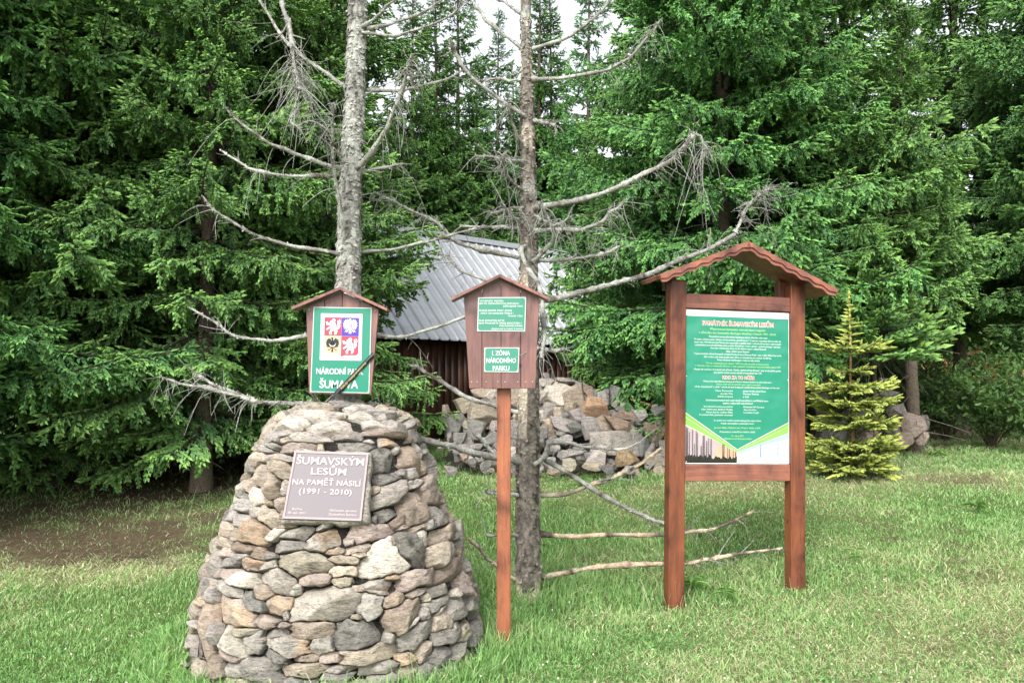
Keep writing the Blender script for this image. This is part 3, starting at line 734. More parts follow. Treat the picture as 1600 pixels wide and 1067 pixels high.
for i, sd in enumerate(seeds):
    r = max(Rz(z_of_s(sd[1])) * shp(sd[0]), .12)
    dth = (T - sd[0] + math.pi) % (2 * math.pi) - math.pi
    near = [j for j in np.nonzero((np.abs(dth) * r < .5) & (np.abs(S_ - sd[1]) < .3))[0] if j != i]
    c, sn = math.cos(sd[4]), math.sin(sd[4])
    cl, sl = np.cos(angs), np.sin(angs)
    base = 1 / pnorm(sd, cl, sl)
    lim = 1.34
    ts = np.linspace(.1, lim, 36)
    u = cl[:, None] * base[:, None] * ts * sd[2]; v = sl[:, None] * base[:, None] * ts * sd[3]
    lx = u * c - v * sn; ly = u * sn + v * c
    th = sd[0] + lx / r; s = sd[1] + ly
    blocked = np.zeros(th.shape, bool)
    own = np.broadcast_to(ts, th.shape)
    for j in near: blocked |= metric(seeds[j], th, s) < own
    # plaque keeps its slot
    blocked |= (np.abs(th - PT) * Rz(z_of_s(PS)) < PW + .004) & (np.abs(s - PS) < PH + .002)
    first = np.where(blocked.any(1), blocked.argmax(1), len(ts) - 1); tr = ts[first]
    tr = np.minimum(tr, .5 * (np.roll(tr, 1) + np.roll(tr, -1)) * 1.12 + .02)
    tr = tr * (1 + .05 * rng.normal(0, 1, NA) * .5)
    size = math.sqrt(sd[2] * sd[3])
    gap = min(.0055, size * .075) * rng.uniform(.7, 1.7) * (1 + .5 * np.sin(angs * 2 + rng.uniform(0, 6))) + 1e-4
    prot = rng.uniform(-.016, .020) + (.012 if size > .09 else 0)
    if s_of_z(1.38) < sd[1]: prot *= .5
    tl = (rng.normal(0, .08), rng.normal(-.04, .10)); planes = [(tl[0] + rng.normal(0, .36), tl[1] + rng.normal(0, .38), rng.uniform(.08, .5) * size * .4) for _ in range(6)] + [(tl[0], tl[1], 0)]
    rings = [0, .28, .52, .74, .90, .97, 1.0, 1.0, .93]
    seedn = int(rng.integers(1e6)); Vs = []
    for k, t in enumerate(rings):
        u = cl * base * tr * t * sd[2]; v = sl * base * tr * t * sd[3]
        rad = np.hypot(u, v) + 1e-6; sh = np.maximum(rad - (gap * (t > .5) if k else gap[:1] * 0), 0) / rad; u, v = u * sh, v * sh
        lx = u * c - v * sn; ly = u * sn + v * c
        if k == 0: lx, ly = np.zeros(1), np.zeros(1)
        if k <= 6:
            d = np.min([p[0] * lx + p[1] * ly + p[2] for p in planes], axis=0)
            d = d + .07 * size * fbm(np.stack([lx, ly, 0 * lx], -1), 1.6 / size, seedn, 2) + .004 * vnoise(np.stack([lx, ly, 0 * lx], -1), 50, seedn)
            d = d + prot - [0, 0, 0, 0, .0005, .003, .012][k] * min(1.3, .55 + size * 6)
        else: d = -[.06, .12][k - 7] + 0 * lx
        th = sd[0] + lx / r; s = np.clip(sd[1] + ly, 0, SMAX - .002)
        Vs.append(surf(th, s) + snorm(np.full_like(th, sd[0]), np.full_like(s, sd[1])) * d[:, None] - CO)
    V = np.concatenate(Vs); nR = len(rings) - 1
    j = np.arange(NA); j2 = (j + 1) % NA
    F3 = np.stack([0 * j, 1 + j, 1 + j2], -1)
    F4 = np.concatenate([np.stack([1 + (q * NA) + j, 1 + (q + 1) * NA + j, 1 + (q + 1) * NA + j2, 1 + q * NA + j2], -1) for q in range(nR - 1)])
    cc = np.array(SC[sd[5]]) * rng.uniform(.8, 1.15) * (1 + rng.normal(0, .012, 3)) * 1.12; cc = cc * .7 + cc.mean() * .3 * np.array([1.10, 1, .86])
    cv = cc * (1 + .30 * fbm(V, 13, seedn, 4)[:, None])
    if sd[5] in 'o': # ochre stain with its own shape
        k_ = np.clip(fbm(V, 11, seedn + 5) * 3 + .3, 0, 1)[:, None]; cv = cv * (1 - k_) + np.array([.40, .37, .33]) * k_
    if sd[5] in 'dy':
        k_ = np.clip(fbm(V, 22, seedn + 9) * 5 - 1.6, 0, 1)[:, None]; cv = cv * (1 - k_) + np.array([.06, .06, .045]) * k_
    tgt = MB() if i in isbig else rest
    tgt.add(V, [F3, F4], cv)
    if i in isbig: tgt.build('stone', M_stone, cairn)
tag(rest.build('small_stones', M_stone, cairn), kind='stuff')

# ------------------------------------------------------------------ text
def text(body, w, h, cx, cz, y, c, parent, material=M_enamel, name='lettering', ext=.0006, bold=.0, align='CENTER', shear=0, rot=0, sub=None, spacing=1.0, mbx=None):
    """writing fitted to width w and capital height h, lying in the x-z plane at depth y"""
    cu = bpy.data.curves.new('t', 'FONT'); cu.body = body; cu.size = 1; cu.align_x = 'LEFT'; cu.offset = bold; cu.shear = shear; cu.space_character = spacing
    cu.resolution_u = 3; cu.extrude = 0.01
    o = bpy.data.objects.new('t', cu); col.objects.link(o)
    dg = bpy.context.evaluated_depsgraph_get(); me = bpy.data.meshes.new_from_object(o.evaluated_get(dg))
    v = np.zeros(len(me.vertices) * 3, np.float32); me.vertices.foreach_get('co', v); v = v.reshape(-1, 3).astype(float)
    fl = {}
    for p in me.polygons: fl.setdefault(len(p.vertices), []).append(list(p.vertices))
    bpy.data.objects.remove(o); bpy.data.curves.remove(cu); bpy.data.meshes.remove(me)
    if not len(v): return
    x0, x1 = v[:, 0].min(), v[:, 0].max()
    vx = (v[:, 0] - x0) / (x1 - x0) * w; vz = v[:, 1] * (h / .73)
    if align == 'CENTER': vx -= w / 2
    elif align == 'RIGHT': vx -= w
    cr, sr = math.cos(rot), math.sin(rot)
    V = np.stack([cx + vx * cr - (vz - h / 2) * sr, y - ext * (1 + v[:, 2] / .01) / 2, cz + vx * sr + (vz - h / 2) * cr], -1)
    m = mbx or MB(); m.add(V, [np.array(f) for f in fl.values()], np.array(c))
    if mbx is None: return m.build(name, material, parent, smooth=False)
def poly(mb, pts, y, c, flip=False):
    """flat polygon in x-z facing -y; thin but solid"""
    pts = [(float(a), float(b)) for a, b in pts]
    from mathutils.geometry import tessellate_polygon
    tri = tessellate_polygon([[Vector((a, b, 0)) for a, b in pts]])
    V = np.array([[a, y, b] for a, b in pts] + [[a, y + .0006, b] for a, b in pts]); n = len(pts)
    T_ = np.array([list(t) for t in tri]); i = np.arange(n)
    mb.add(V, [T_, np.stack([i, (i + 1) % n, n + (i + 1) % n, n + i], -1)], np.array(c))

WHITE = (.62, .62, .61); GREEN = (.012, .185, .12)
WOODB = np.array([.145, .062, .045]); WOODP = np.array([.135, .073, .068]); WOODO = np.array([.145, .05, .025])

# ------------------------------------------------------------------ plaque on the cairn
pn_ = snorm(np.array(PT), np.array(PS)); pp = surf(np.array(PT), np.array(PS)); k = pc[2] / FPX
up = nrm(np.array([0, 0, 1.]) - pn_ * pn_[2]); rt = np.cross(up, pn_)
# plate faces a little more to the camera than the stones behind it
Mx = Matrix(((rt[0], -pn_[0], up[0], 0), (rt[1], -pn_[1], up[1], 0), (rt[2], -pn_[2], up[2], 0), (0, 0, 0, 1)))
pl = bpy.data.objects.new('plaque', None); col.objects.link(pl); pl.parent = cairn
pl.matrix_local = Matrix.Translation(Vector(pp - CO + pn_ * .02)) @ Mx @ Matrix.Rotation(R(1.2), 4, 'Y')
ZS = 1.06
def lp(px, py): return (px - 514) * k, (763 - py) * k * ZS
sl_ = MB(); n = 60; an = np.linspace(0, 2 * math.pi, n, endpoint=False); c4 = [lp(450, 815), lp(581, 815), lp(576, 710), lp(457, 708)]
per = []
for a_, b_ in zip(c4, c4[1:] + c4[:1]):
    for t in np.linspace(0, 1, 14, endpoint=False): per.append([a_[0] * (1 - t) + b_[0] * t, a_[1] * (1 - t) + b_[1] * t])
per = np.array(per); per = per * (1 + .018 * rng.normal(0, 1, len(per)))[:, None]
n = len(per); j = np.arange(n); j2 = (j + 1) % n
V = np.concatenate([np.stack([per[:, 0] * s_, np.full(n, y_), per[:, 1] * s_], -1) for s_, y_ in ((.6, -.018), (.94, -.018), (1, -.010), (1, .06))] + [np.array([[0, -.018, 0]])])
F4 = np.concatenate([np.stack([q * n + j, q * n + j2, (q + 1) * n + j2, (q + 1) * n + j], -1) for q in range(3)]); F3 = np.stack([0 * j + 4 * n, j2, j], -1)
sl_.add(V, [F4, F3], np.array(SC['l']) * .95); sl_.build('backing_stone', M_stone, pl)
pm = MB(); ccp = np.array([.105, .086, .099])
q4 = [lp(452, 810), lp(570, 812), lp(573, 713), lp(458, 711)]
def inset(q, s): c0 = np.mean(q, 0); return [tuple(c0 + (np.array(a) - c0) * s) for a in q]
q4i = [lp(455, 807), lp(567, 809), lp(570, 716), lp(461, 714)]
V = np.array([[a, y_, b] for y_ in (-.016, -.034) for a, b in q4] + [[a, -.034, b] for a, b in q4i] + [[a, -.030, b] for a, b in q4i])
i4 = np.arange(4); i5 = (i4 + 1) % 4
F = np.concatenate([np.stack([i4, i5, 4 + i5, 4 + i4], -1), np.stack([4 + i4, 4 + i5, 8 + i5, 8 + i4], -1), np.stack([8 + i4, 8 + i5, 12 + i5, 12 + i4], -1), [[12, 13, 14, 15]]])
cc = np.concatenate([np.tile(ccp * .8, (4, 1)), np.tile(np.array([.24, .18, .185]), (8, 1)), np.tile(ccp, (4, 1))])
pm.add(V, F, cc); pm.build('metal_plate', M_bronze, pl, smooth=False)
PL = (.46, .38, .36)
tm_ = MB()
for body, x0, x1, yb, capd in (('ŠUMAVSKÝM', 463, 567, 725.5, 11.5), ('LESŮM', 487, 541, 741, 10.5), ('NA PAMĚŤ NÁSILÍ', 460.5, 565, 757.5, 8.2), ('(1991 - 2010)', 472, 552, 770.5, 8.0)):
    cx_, cz_ = lp((x0 + x1) / 2, yb); text(body, (x1 - x0) * k, capd * k * ZS, cx_, cz_, -.030, PL, pl, ext=.004, bold=.006, rot=R(-.8), mbx=tm_)
for body, x0, x1, yb, capd in (('Bučina', 465, 480, 796, 3.2), ('30. září 2011', 459, 485, 801.5, 3.2), ('Občanské sdružení', 521, 562, 797.5, 3.2), ('Zachraňme Šumavu', 520, 562, 803, 3.2)):
    cx_, cz_ = lp((x0 + x1) / 2, yb); text(body, (x1 - x0) * k, capd * k * ZS, cx_, cz_, -.030, PL, pl, ext=.002, bold=.0, rot=R(-.8), mbx=tm_)
tm_.build('lettering', M_bronze, pl, smooth=False)

# ------------------------------------------------------------------ house-shaped signs
def house_sign(root, k, cx, cy, outline, grooves, apex, eaves, woodc, depth=.03):
    """outline: left top, left bottom, right bottom, right top in px; boards split at the grooves"""
    L = lambda px, py: ((px - cx) * k, (cy - py) * k)
    (lt, lb_, rb, rt_) = outline; xs = [None] + list(grooves) + [None]
    for i in range(len(grooves) + 1):
        def edge(e, y, side):
            if e is not None: return e + (.4 if side == 'l' else -.4)
            (a, b) = (lt, lb_) if side == 'l' else (rt_, rb)
            t = (y - a[1]) / (b[1] - a[1]); return a[0] + (b[0] - a[0]) * t
        def topy(x): # roof line
            e = eaves[0] if x < apex[0] else eaves[1]; t = (x - apex[0]) / (e[0] - apex[0]); return apex[1] + 7 + (e[1] - apex[1]) * t
        yb = lb_[1] + (rb[1] - lb_[1]) * (i + .5) / (len(grooves) + 1)
        xl_b, xr_b = edge(xs[i], yb, 'l'), edge(xs[i + 1], yb, 'r')
        xl_t = edge(xs[i], lt[1], 'l'); xr_t = edge(xs[i + 1], rt_[1], 'r')
        P = [(xl_b, yb), (xr_b, yb), (xr_t, topy(xr_t)), (xl_t, topy(xl_t))]
        if xl_t < apex[0] < xr_t: P.insert(3, (apex[0], apex[1] + 7))
        P = [L(*p) for p in P]; n = len(P); c0 = np.mean(P, 0)
        m = MB(); b = .002
        Pi = [tuple(np.array(p) + (c0 - np.array(p)) / np.linalg.norm(c0 - np.array(p)) * b * 1.4) for p in P]
        V = np.array([[p[0], depth, p[1]] for p in P] + [[p[0], b, p[1]] for p in P] + [[p[0], 0, p[1]] for p in Pi]); j = np.arange(n); j2 = (j + 1) % n
        F = [np.concatenate([np.stack([j, j2, n + j2, n + j], -1), np.stack([n + j, n + j2, 2 * n + j2, 2 * n + j], -1)]), np.array([list(2 * n + j)]), np.array([list(j[::-1])])]
        m.add(V, F, woodc * random.uniform(.85, 1.15)); m.build('board', M_wood, root, smooth=False)
    def ti(px_): 
        e = eaves[0] if px_ < apex[0] else eaves[1]; return apex[1] + 12 + (e[1] - apex[1]) * (px_ - apex[0]) / (e[0] - apex[0])
    bt = MB(); P = [L(lb_[0] + 4, lb_[1] - 3), L(rb[0] - 4, rb[1] - 3), L(rt_[0] - 4, rt_[1] + 4), L(apex[0], apex[1] + 14), L(lt[0] + 4, lt[1] + 4)]; n = 5; j = np.arange(n); j2 = (j + 1) % n
    V = np.array([[p[0], depth - .012, p[1]] for p in P] + [[p[0], depth + .006, p[1]] for p in P]); bt.add(V, [np.array([list(j)]), np.array([list(n + j[::-1])]), np.stack([n + j, n + j2, j2, j], -1)], woodc * .35); bt.build('back_board', M_wood, root, smooth=False)
    for e in eaves:  # two roof boards
        a = np.array(L(*apex)); b_ = np.array(L(*e)); d = (b_ - a) / np.linalg.norm(b_ - a); nn2 = np.array([-d[1], d[0]]); nn2 = nn2 if nn2[1] > 0 else -nn2
        m = MB(); th = .012; V = []
        for y_ in (-.055, depth + .05):
            V += [[*(a + nn2 * 0)[:1], y_, (a)[1]], [b_[0], y_, b_[1]], [*(b_ - nn2 * th * 1.3)[:1], y_, (b_ - nn2 * th * 1.3)[1]], [a[0], y_, a[1] - th * 1.5]]
        V = np.array(V); F = np.array([[0, 1, 2, 3], [7, 6, 5, 4], [0, 4, 5, 1], [1, 5, 6, 2], [2, 6, 7, 3], [3, 7, 4, 0]])
        m.add(V, F, woodc * 1.25 + np.array([.03, .0, -.005])); m.build('roof_board', M_wood, root, smooth=False)
def plate(root, k, cx, cy, quad, c, y=-.004, name='panel', border=True, t=.003):
    L = lambda px, py: ((px - cx) * k, (cy - py) * k)
    q = [L(*p) for p in quad]; c0 = np.mean(q, 0); qi = [tuple(c0 + (np.array(a) - c0) * (1 - .0045 / np.abs(np.array(a) - c0))) for a in q]
    V = np.array([[a, y_, b] for y_ in (y + t, y) for a, b in q] + [[a, y - .0003, b] for a, b in qi] + [[a, y - .0003, b] for a, b in qi])
    F = np.concatenate([np.stack([i4, i5, 4 + i5, 4 + i4], -1), np.stack([4 + i4, 4 + i5, 8 + i5, 8 + i4], -1), [[12, 13, 14, 15]]])
    m = MB(); cb = np.array([.48, .54, .52]) if border else np.array(c)
    m.add(V, F, np.concatenate([np.tile(cb, (12, 1)), np.tile(np.array(c), (4, 1))])); return m.build(name, M_enamel, root, smooth=False), L
def screws(root, L, pts, y=-.006, r=.0035, c=(.45, .45, .43)):
    for p in pts:
        x_, z_ = L(*p); m = MB(); a = np.arange(8) * math.pi / 4
        V = np.concatenate([np.stack([x_ + np.cos(a) * r, 0 * a + y + .004, z_ + np.sin(a) * r], -1), np.stack([x_ + np.cos(a) * r * .8, 0 * a + y, z_ + np.sin(a) * r * .8], -1)])
        j = np.arange(8); j2 = (j + 1) % 8; m.add(V, [np.stack([j, j2, 8 + j2, 8 + j], -1), np.array([list(8 + j)])], np.array(c)); m.build('screw', M_bronze, root, smooth=False)

# left sign with the coat of arms
D1 = 4.86; k1 = D1 / FPX; c1x, c1y = 533, 540
root = empty('sign_board', Pm(c1x, c1y, D1), 'house shaped sign with coat of arms and black ribbon on the thick dead tree', 'sign', rot=(0, R(.9), 0))
house_sign(root, k1, c1x, c1y, ((476.6, 480), (485, 615.5), (581.5, 615.5), (590, 480)), (505, 533, 561), (532, 449), ((457, 482), (607, 482)), WOODP * 1.05)
pan, L = plate(root, k1, c1x, c1y, ((487, 613), (579, 613.5), (579.5, 480), (488.5, 480)), GREEN)
sq = MB()
def rect(m, x0, y0, x1, y1, y, c): poly(m, [L(x0, y1), L(x1, y1), L(x1, y0), L(x0, y0)], y, c)
rect(sq, 500.5, 490, 565.5, 563, -.0056, WHITE); 
RED = (.62, .035, .07); BLUE = (.045, .035, .33); GOLD = (.72, .60, .30); BLK = (.01, .01, .012)
rect(sq, 506.5, 496, 533, 525, -.0064, RED); rect(sq, 533.2, 496, 560.5, 525, -.0064, BLUE)
poly(sq, [L(506.5, 525.2), L(506.5, 552), L(509, 555), L(527, 555.2), L(533, 557.5), L(533, 525.2)], -.0064, GOLD)
poly(sq, [L(533.2, 525.2), L(533.2, 557.5), L(539, 555.2), L(557, 555), L(560.5, 552), L(560.5, 525.2)], -.0064, RED)
def shape(pts, x0, y0, w, h, c, y=-.0072):   # pts on a 100 x 100 grid, y down
    poly(sq, [L(x0 + a / 100 * w, y0 + b / 100 * h) for a, b in pts], y, c)
LION = [(46, 4), (58, 2), (66, 10), (62, 22), (68, 34), (72, 48), (70, 60), (78, 70), (80, 82), (72, 86), (76, 94), (60, 97), (62, 86), (64, 80), (54, 72), (44, 78), (40, 88), (46, 94), (26, 97), (30, 88), (24, 84), (34, 72), (38, 62), (34, 58), (22, 66), (8, 70), (10, 60), (18, 56), (32, 46), (34, 40), (20, 42), (6, 36), (10, 28), (2, 22), (14, 18), (22, 28), (36, 28), (30, 20), (34, 14), (40, 14)]
TAIL = [(70, 60), (82, 52), (90, 40), (84, 30), (92, 18), (86, 4), (98, 12), (100, 26), (94, 34), (98, 46), (90, 60), (78, 68)]
TAIL2 = [(78, 56), (76, 40), (80, 28), (76, 16), (82, 10), (88, 20), (86, 30), (82, 40), (84, 50)]
for (x0, y0) in ((507.5, 497.5), (534.2, 527)):
    for S3 in (LION, TAIL, TAIL2): shape(S3, x0, y0, 24.5, 26.5, WHITE)
WINGL = [(46, 30), (40, 16), (34, 10), (30, 4), (26, 14), (18, 6), (18, 18), (8, 14), (12, 26), (2, 28), (10, 36), (2, 44), (12, 46), (6, 56), (16, 54), (14, 64), (24, 58), (26, 68), (32, 58), (38, 66), (42, 52), (46, 60)]
BODY = [(44, 20), (42, 12), (36, 10), (44, 4), (54, 4), (56, 12), (56, 24), (60, 44), (58, 60), (54, 72), (62, 82), (56, 80), (58, 92), (50, 86), (42, 92), (44, 80), (38, 82), (46, 72), (42, 60), (40, 44)]
LEGL = [(42, 60), (30, 70), (16, 68), (22, 74), (12, 80), (26, 78), (28, 84), (36, 74), (44, 68)]
mir = lambda p: [(100 - a, b) for a, b in p]
for S3 in (WINGL, mir(WINGL), BODY): shape(S3, 507.8, 526, 24, 28, BLK)
for S3 in (LEGL, mir(LEGL)): shape(S3, 507.8, 526, 24, 28, (.55, .08, .04), -.0078)
shape([(26, 36), (36, 48), (50, 52), (64, 48), (74, 36), (66, 52), (50, 58), (34, 52)], 507.8, 526, 24, 28, (.7, .7, .68), -.0082)
for S3 in (WINGL, mir(WINGL), BODY, LEGL, mir(LEGL)): shape(S3, 534.6, 497, 24.5, 27, WHITE)
for a_ in range(6):
    for b_ in range(9):
        if (a_ + b_) % 2 == 0:
            for mx in (0, 1):
                x_ = 8 + a_ * 6.6; y_ = 16 + b_ * 5.4
                pts = [(x_, y_), (x_ + 4, y_), (x_ + 4, y_ + 3.6), (x_, y_ + 3.6)]
                shape(mir(pts) if mx else pts, 534.6, 497, 24.5, 27, (.62, .05, .10), -.0078)
sq.build('coat_of_arms', M_enamel, pan, smooth=False)
tx = MB()
cx_, cz_ = L(532.5, 580); text('NÁRODNÍ PARK', 73.5 * k1, 9.3 * k1, cx_, cz_, -.0056, WHITE, pan, bold=.016)
cx_, cz_ = L(531.5, 600); text('ŠUMAVA', 60 * k1, 12.5 * k1, cx_, cz_, -.0056, WHITE, pan, bold=.016)
screws(root, L, [(490, 483), (577.5, 483), (489, 611), (577, 611), (481.6, 484.5), (585, 484.5)])
# black ribbon with gold writing
rb = MB(); e0 = np.array(L(522.5, 615.5)); e1 = np.array(L(583, 549.5)); e2 = np.array(L(586, 556)); e3 = np.array(L(533.5, 615.5)); n = 12
V = []; 
for i in range(n + 1):
    t = i / n; a_ = e0 * (1 - t) + e1 * t; b_ = e3 * (1 - t) + e2 * t; y_ = -.010 - .003 * math.sin(t * 3.1) - .001 * math.sin(t * 17)
    V += [[a_[0], y_, a_[1]], [b_[0], y_ - .001, b_[1]]]
V += [[v[0], v[1] + .001, v[2]] for v in V]; i = np.arange(n); m2 = 2 * (n + 1)
F = np.concatenate([np.stack([2 * i, 2 * i + 1, 2 * i + 3, 2 * i + 2], -1), np.stack([m2 + 2 * i, m2 + 2 * i + 2, m2 + 2 * i + 3, m2 + 2 * i + 1], -1), np.stack([2 * i, 2 * i + 2, m2 + 2 * i + 2, m2 + 2 * i], -1), np.stack([2 * i + 1, m2 + 2 * i + 1, m2 + 2 * i + 3, 2 * i + 3], -1)])
rb.add(np.array(V), F, np.array([.012, .012, .018])); rbo = rb.build('ribbon', M_enamel, root)
cx_, cz_ = L(554, 586.5); text('Nikdy nezapomeneme', 56 * k1, 3.8 * k1, cx_, cz_, -.0155, (.45, .38, .10), rbo, bold=.0, rot=R(48), shear=.2)

# middle sign on its post
D2 = 4.80; k2 = D2 / FPX; c2x, c2y = 783, 530
gz = float(H((787 - 800) / FPX * 5.2, 5.2))
root = empty('post_sign', (float(Pm(787, 990, D2 + .03)[0]), D2 + .03, 0.0), 'narrow house shaped sign with two small green panels on a single square post', 'sign')
off = np.array(Pm(c2x, c2y, D2)) - np.array(root.location)
grp = bpy.data.objects.new('sign_face', None); col.objects.link(grp); grp.parent = root; grp.location = off
house_sign(grp, k2, c2x, c2y, ((724.4, 465), (733.5, 607), (836, 607), (843, 462)), (753, 783, 813.5), (781, 429.5), ((704, 467), (858, 466)), WOODP)
a_, L = plate(grp, k2, c2x, c2y, ((745.5, 517.5), (820.5, 518), (822, 464), (747, 464.5)), (.035, .20, .135)); tA = MB()
for body, x0, x1, yb in (('VSTUPUJTE, PROSÍM,', 749, 787, 470), ('JEN PO OZNAČENÝCH CESTÁCH !', 748.5, 811, 474), ('DĚKUJEME VÁM.', 786.5, 817.5, 478.2), ('PLEASE ENTER FIRST ZONE', 748.5, 800, 485), ('ONLY ON MARKED TRAILS !', 751, 802, 489.3), ('THANK YOU.', 793.5, 817, 493.5), ('ZUM BETRETEN BITTE', 748, 788, 500.8), ('NUR MARKIERTE WEGE BENÜTZEN !', 748, 815, 504.8), ('WIR DANKEN IHNEN.', 780, 817, 509), ('SPRÁVA NP A CHKO ŠUMAVA', 768, 817, 514)):
    cx_, cz_ = L((x0 + x1) / 2, yb); text(body, (x1 - x0) * k2, 2.7 * k2, cx_, cz_, -.0048, WHITE, a_, bold=.004)
b_, L = plate(grp, k2, c2x, c2y, ((756.5, 581), (810, 581.5), (811.5, 543), (757, 543)), (.035, .20, .135)); tA = MB()
for body, x0, x1, yb in (('I. ZÓNA', 769, 797, 551.5), ('NÁRODNÍHO', 760, 806, 563), ('PARKU', 770, 796, 575)):
    cx_, cz_ = L((x0 + x1) / 2, yb); text(body, (x1 - x0) * k2, 7.4 * k2, cx_, cz_, -.0048, WHITE, b_, bold=.014)
screws(grp, L, [(748.5, 466.5), (819.5, 466.5), (747.5, 515), (818.5, 515), (759, 545), (809, 545), (758.5, 579), (808, 579)] + [(x_, 596.5) for x_ in (737, 746, 760, 778, 789, 809, 821, 832)])
m = MB(); pw = 22 * k2; box(m, -.5 * pw, .5 * pw, -.0 + .03, .03 + .075, -.25, float(off[2]) + .10, WOODO * 1.45 + np.array([.03, .015, .008]), .004)
m.build('post', M_wood, root, smooth=False)

# ------------------------------------------------------------------ large information board
BL = np.array([1.194, 5.87]); yaw = R(10.2); ROLL = 1.1
root = empty('information_board', (BL[0] - .06, BL[1], float(H(*BL)) - .05), 'large roofed wooden board on two posts carrying a green printed poster', 'information board', rot=(0, R(ROLL), yaw))
root.location = ((BL[0] - .06) * .965, BL[1] * .965, -.045 + 1.6 * .035); root.scale = (.965,) * 3
BW = 1.085
def post(x0, x1, z0, z1):
    m = MB(); box(m, x0, x1, 0, .105, z0, z1, WOODO * 1.0, .006); return m.build('post', M_wood, root, smooth=False)
post(0, .123, -.3, 2.42); post(BW - .118, BW, -.3, 2.42)
m = MB(); box(m, .123, BW - .118, .012, .07, 2.215, 2.325, WOODB * 1.15, .004); m.build('rail', M_woodx, root, smooth=False)
m = MB(); box(m, .123, BW - .118, .012, .07, .935, 1.058, WOODB * 1.3, .004); m.build('rail', M_woodx, root, smooth=False)
m = MB(); box(m, .123, BW - .118, .045, .06, 1.058, 2.215, WOODB * .8, .002); m.build('back_panel', M_wood, root, smooth=False)
PX0, PX1, PZ0, PZ1 = .125, BW - .12, 1.062, 2.208
po = MB(); GX2, GZ2 = np.meshgrid(np.linspace(PX0, PX1, 12), np.linspace(PZ0, PZ1, 16), indexing='ij')
I4 = np.arange(12 * 16).reshape(12, 16)
warp = lambda x_, z_: .030 + .004 * np.sin(z_ * 5 + 1) * np.sin((x_ - PX0) / (PX1 - PX0) * 3.1)
PY = .028
box(po, PX0, PX1, PY, PY + .006, PZ0, PZ1, (.78, .79, .77), .001)
poster = po.build('poster', M_poster, root, smooth=False)
U = lambda px: PX0 + (px - 1066) / 172 * (PX1 - PX0); W = lambda py: PZ1 - (py - 475) / 241 * (PZ1 - PZ0)
pp_ = MB()
def pr(pts, c, y=PY - .0008): poly(pp_, [(U(a), W(b)) for a, b in pts], y, c)
pr([(1067, 485), (1237, 485), (1237, 650), (1152, 693), (1067, 636)], (.02, .215, .14))
pr([(1067, 637), (1152, 694), (1237, 651), (1237, 656.5), (1152, 696), (1067, 643)], (.17, .42, .07))
pr([(1067, 643.6), (1152, 696.4), (1237, 657), (1237, 667), (1152, 697.5), (1067, 655)], (.20, .46, .09))
pr([(1067, 656), (1151.5, 697), (1151.5, 714.5), (1067, 714.5)], (.36, .30, .32))
pr([(1122, 684), (1151.5, 698), (1151.5, 714.5), (1110, 714.5)], (.50, .32, .22), PY - .0012)
rg = np.random.default_rng(4)
low = [(1067, 714.4)] + [(x_, 707 + rg.uniform(-5, 2) - (3 if x_ < 1110 else 0)) for x_ in np.linspace(1067, 1151.3, 40)] + [(1151.3, 714.4)]
pr(low, (.015, .018, .015), PY - .0016)
for x_, y_ in ((1069, 659), (1071, 660), (1074, 666), (1079, 662), (1085, 664), (1087, 668), (1082, 684), (1093, 688), (1096, 672), (1098, 671), (1102, 680), (1105, 675), (1109, 677), (1128, 685), (1130, 685), (1136, 690), (1139, 692), (1145, 695), (1149, 697)):
    w_ = rg.uniform(.35, .8); pr([(x_ - w_, 710), (x_ + w_, 710), (x_ + w_ * .6, y_), (x_ - w_ * .6, y_)], (.03, .025, .03), PY - .0018)
    for q in np.arange(y_ + 2, 706, 2.6): pr([(x_ - 1.9, q + 1), (x_, q - .5), (x_ + 1.9, q + 1), (x_, q + .3)], (.05, .04, .045), PY - .0020)
pr([(1152.5, 697), (1237, 667.5), (1237, 714.5), (1152.5, 714.5)], (.56, .62, .66))
pr([(1152.5, 697.5), (1237, 668), (1237, 676), (1190, 688), (1152.5, 700)], (.26, .46, .60), PY - .0012)
for q in range(150):
    x_ = rg.uniform(1153, 1236); b = np.interp(x_, [1152, 1237], [700, 684]) + rg.uniform(-3, 9) * (x_ - 1140) / 97; h_ = rg.uniform(1, 4)
    if b - h_ > np.interp(x_, [1152, 1237], [698, 668]): pr([(x_ - .3, b), (x_ + .3, b), (x_ + .15, b - h_)], (.25, .42, .58), PY - .0016)
for x_, a1, a2 in ((1190, 685, 706), (1219, 682, 702)): pr([(x_ - .8, a2), (x_ + .8, a2), (x_ + .5, a1), (x_ - .5, a1)], (.10, .16, .26), PY - .0020)
# upper strip of faded drawings
for q in range(46):
    x_ = 1070 + q * 3.6; h_ = rg.uniform(1.0, 3.2); w_ = rg.uniform(.8, 2.2); y_ = rg.uniform(479, 481)
    pr([(x_, y_ + h_ / 2), (x_ + w_, y_ + h_ / 2 - .4), (x_ + w_, y_ - h_ / 2), (x_ + .2, y_ - h_ / 2 + .4)], (.22, .22, .22) if q % 3 else (.5, .45, .42), PY - .0010)
pr([(1067, 477), (1237, 477), (1237, 477.4), (1067, 477.4)], (.4, .4, .4)); pr([(1067, 483.6), (1237, 483.6), (1237, 484), (1067, 484)], (.35, .35, .35))
pp_.build('printed_picture', M_poster, poster, smooth=False)
ku = (PX1 - PX0) / 172; kv = (PZ1 - PZ0) / 241; LT = MB()
def line(b, x0, x1, py, cap, c, bold=.0, y=PY - .0014): text(b, (x1 - x0) * ku, cap * kv, U((x0 + x1) / 2), W(py), y, c, poster, bold=bold, mbx=LT, ext=.0004)
TW = (.62, .66, .62); TL = (.38, .58, .20)
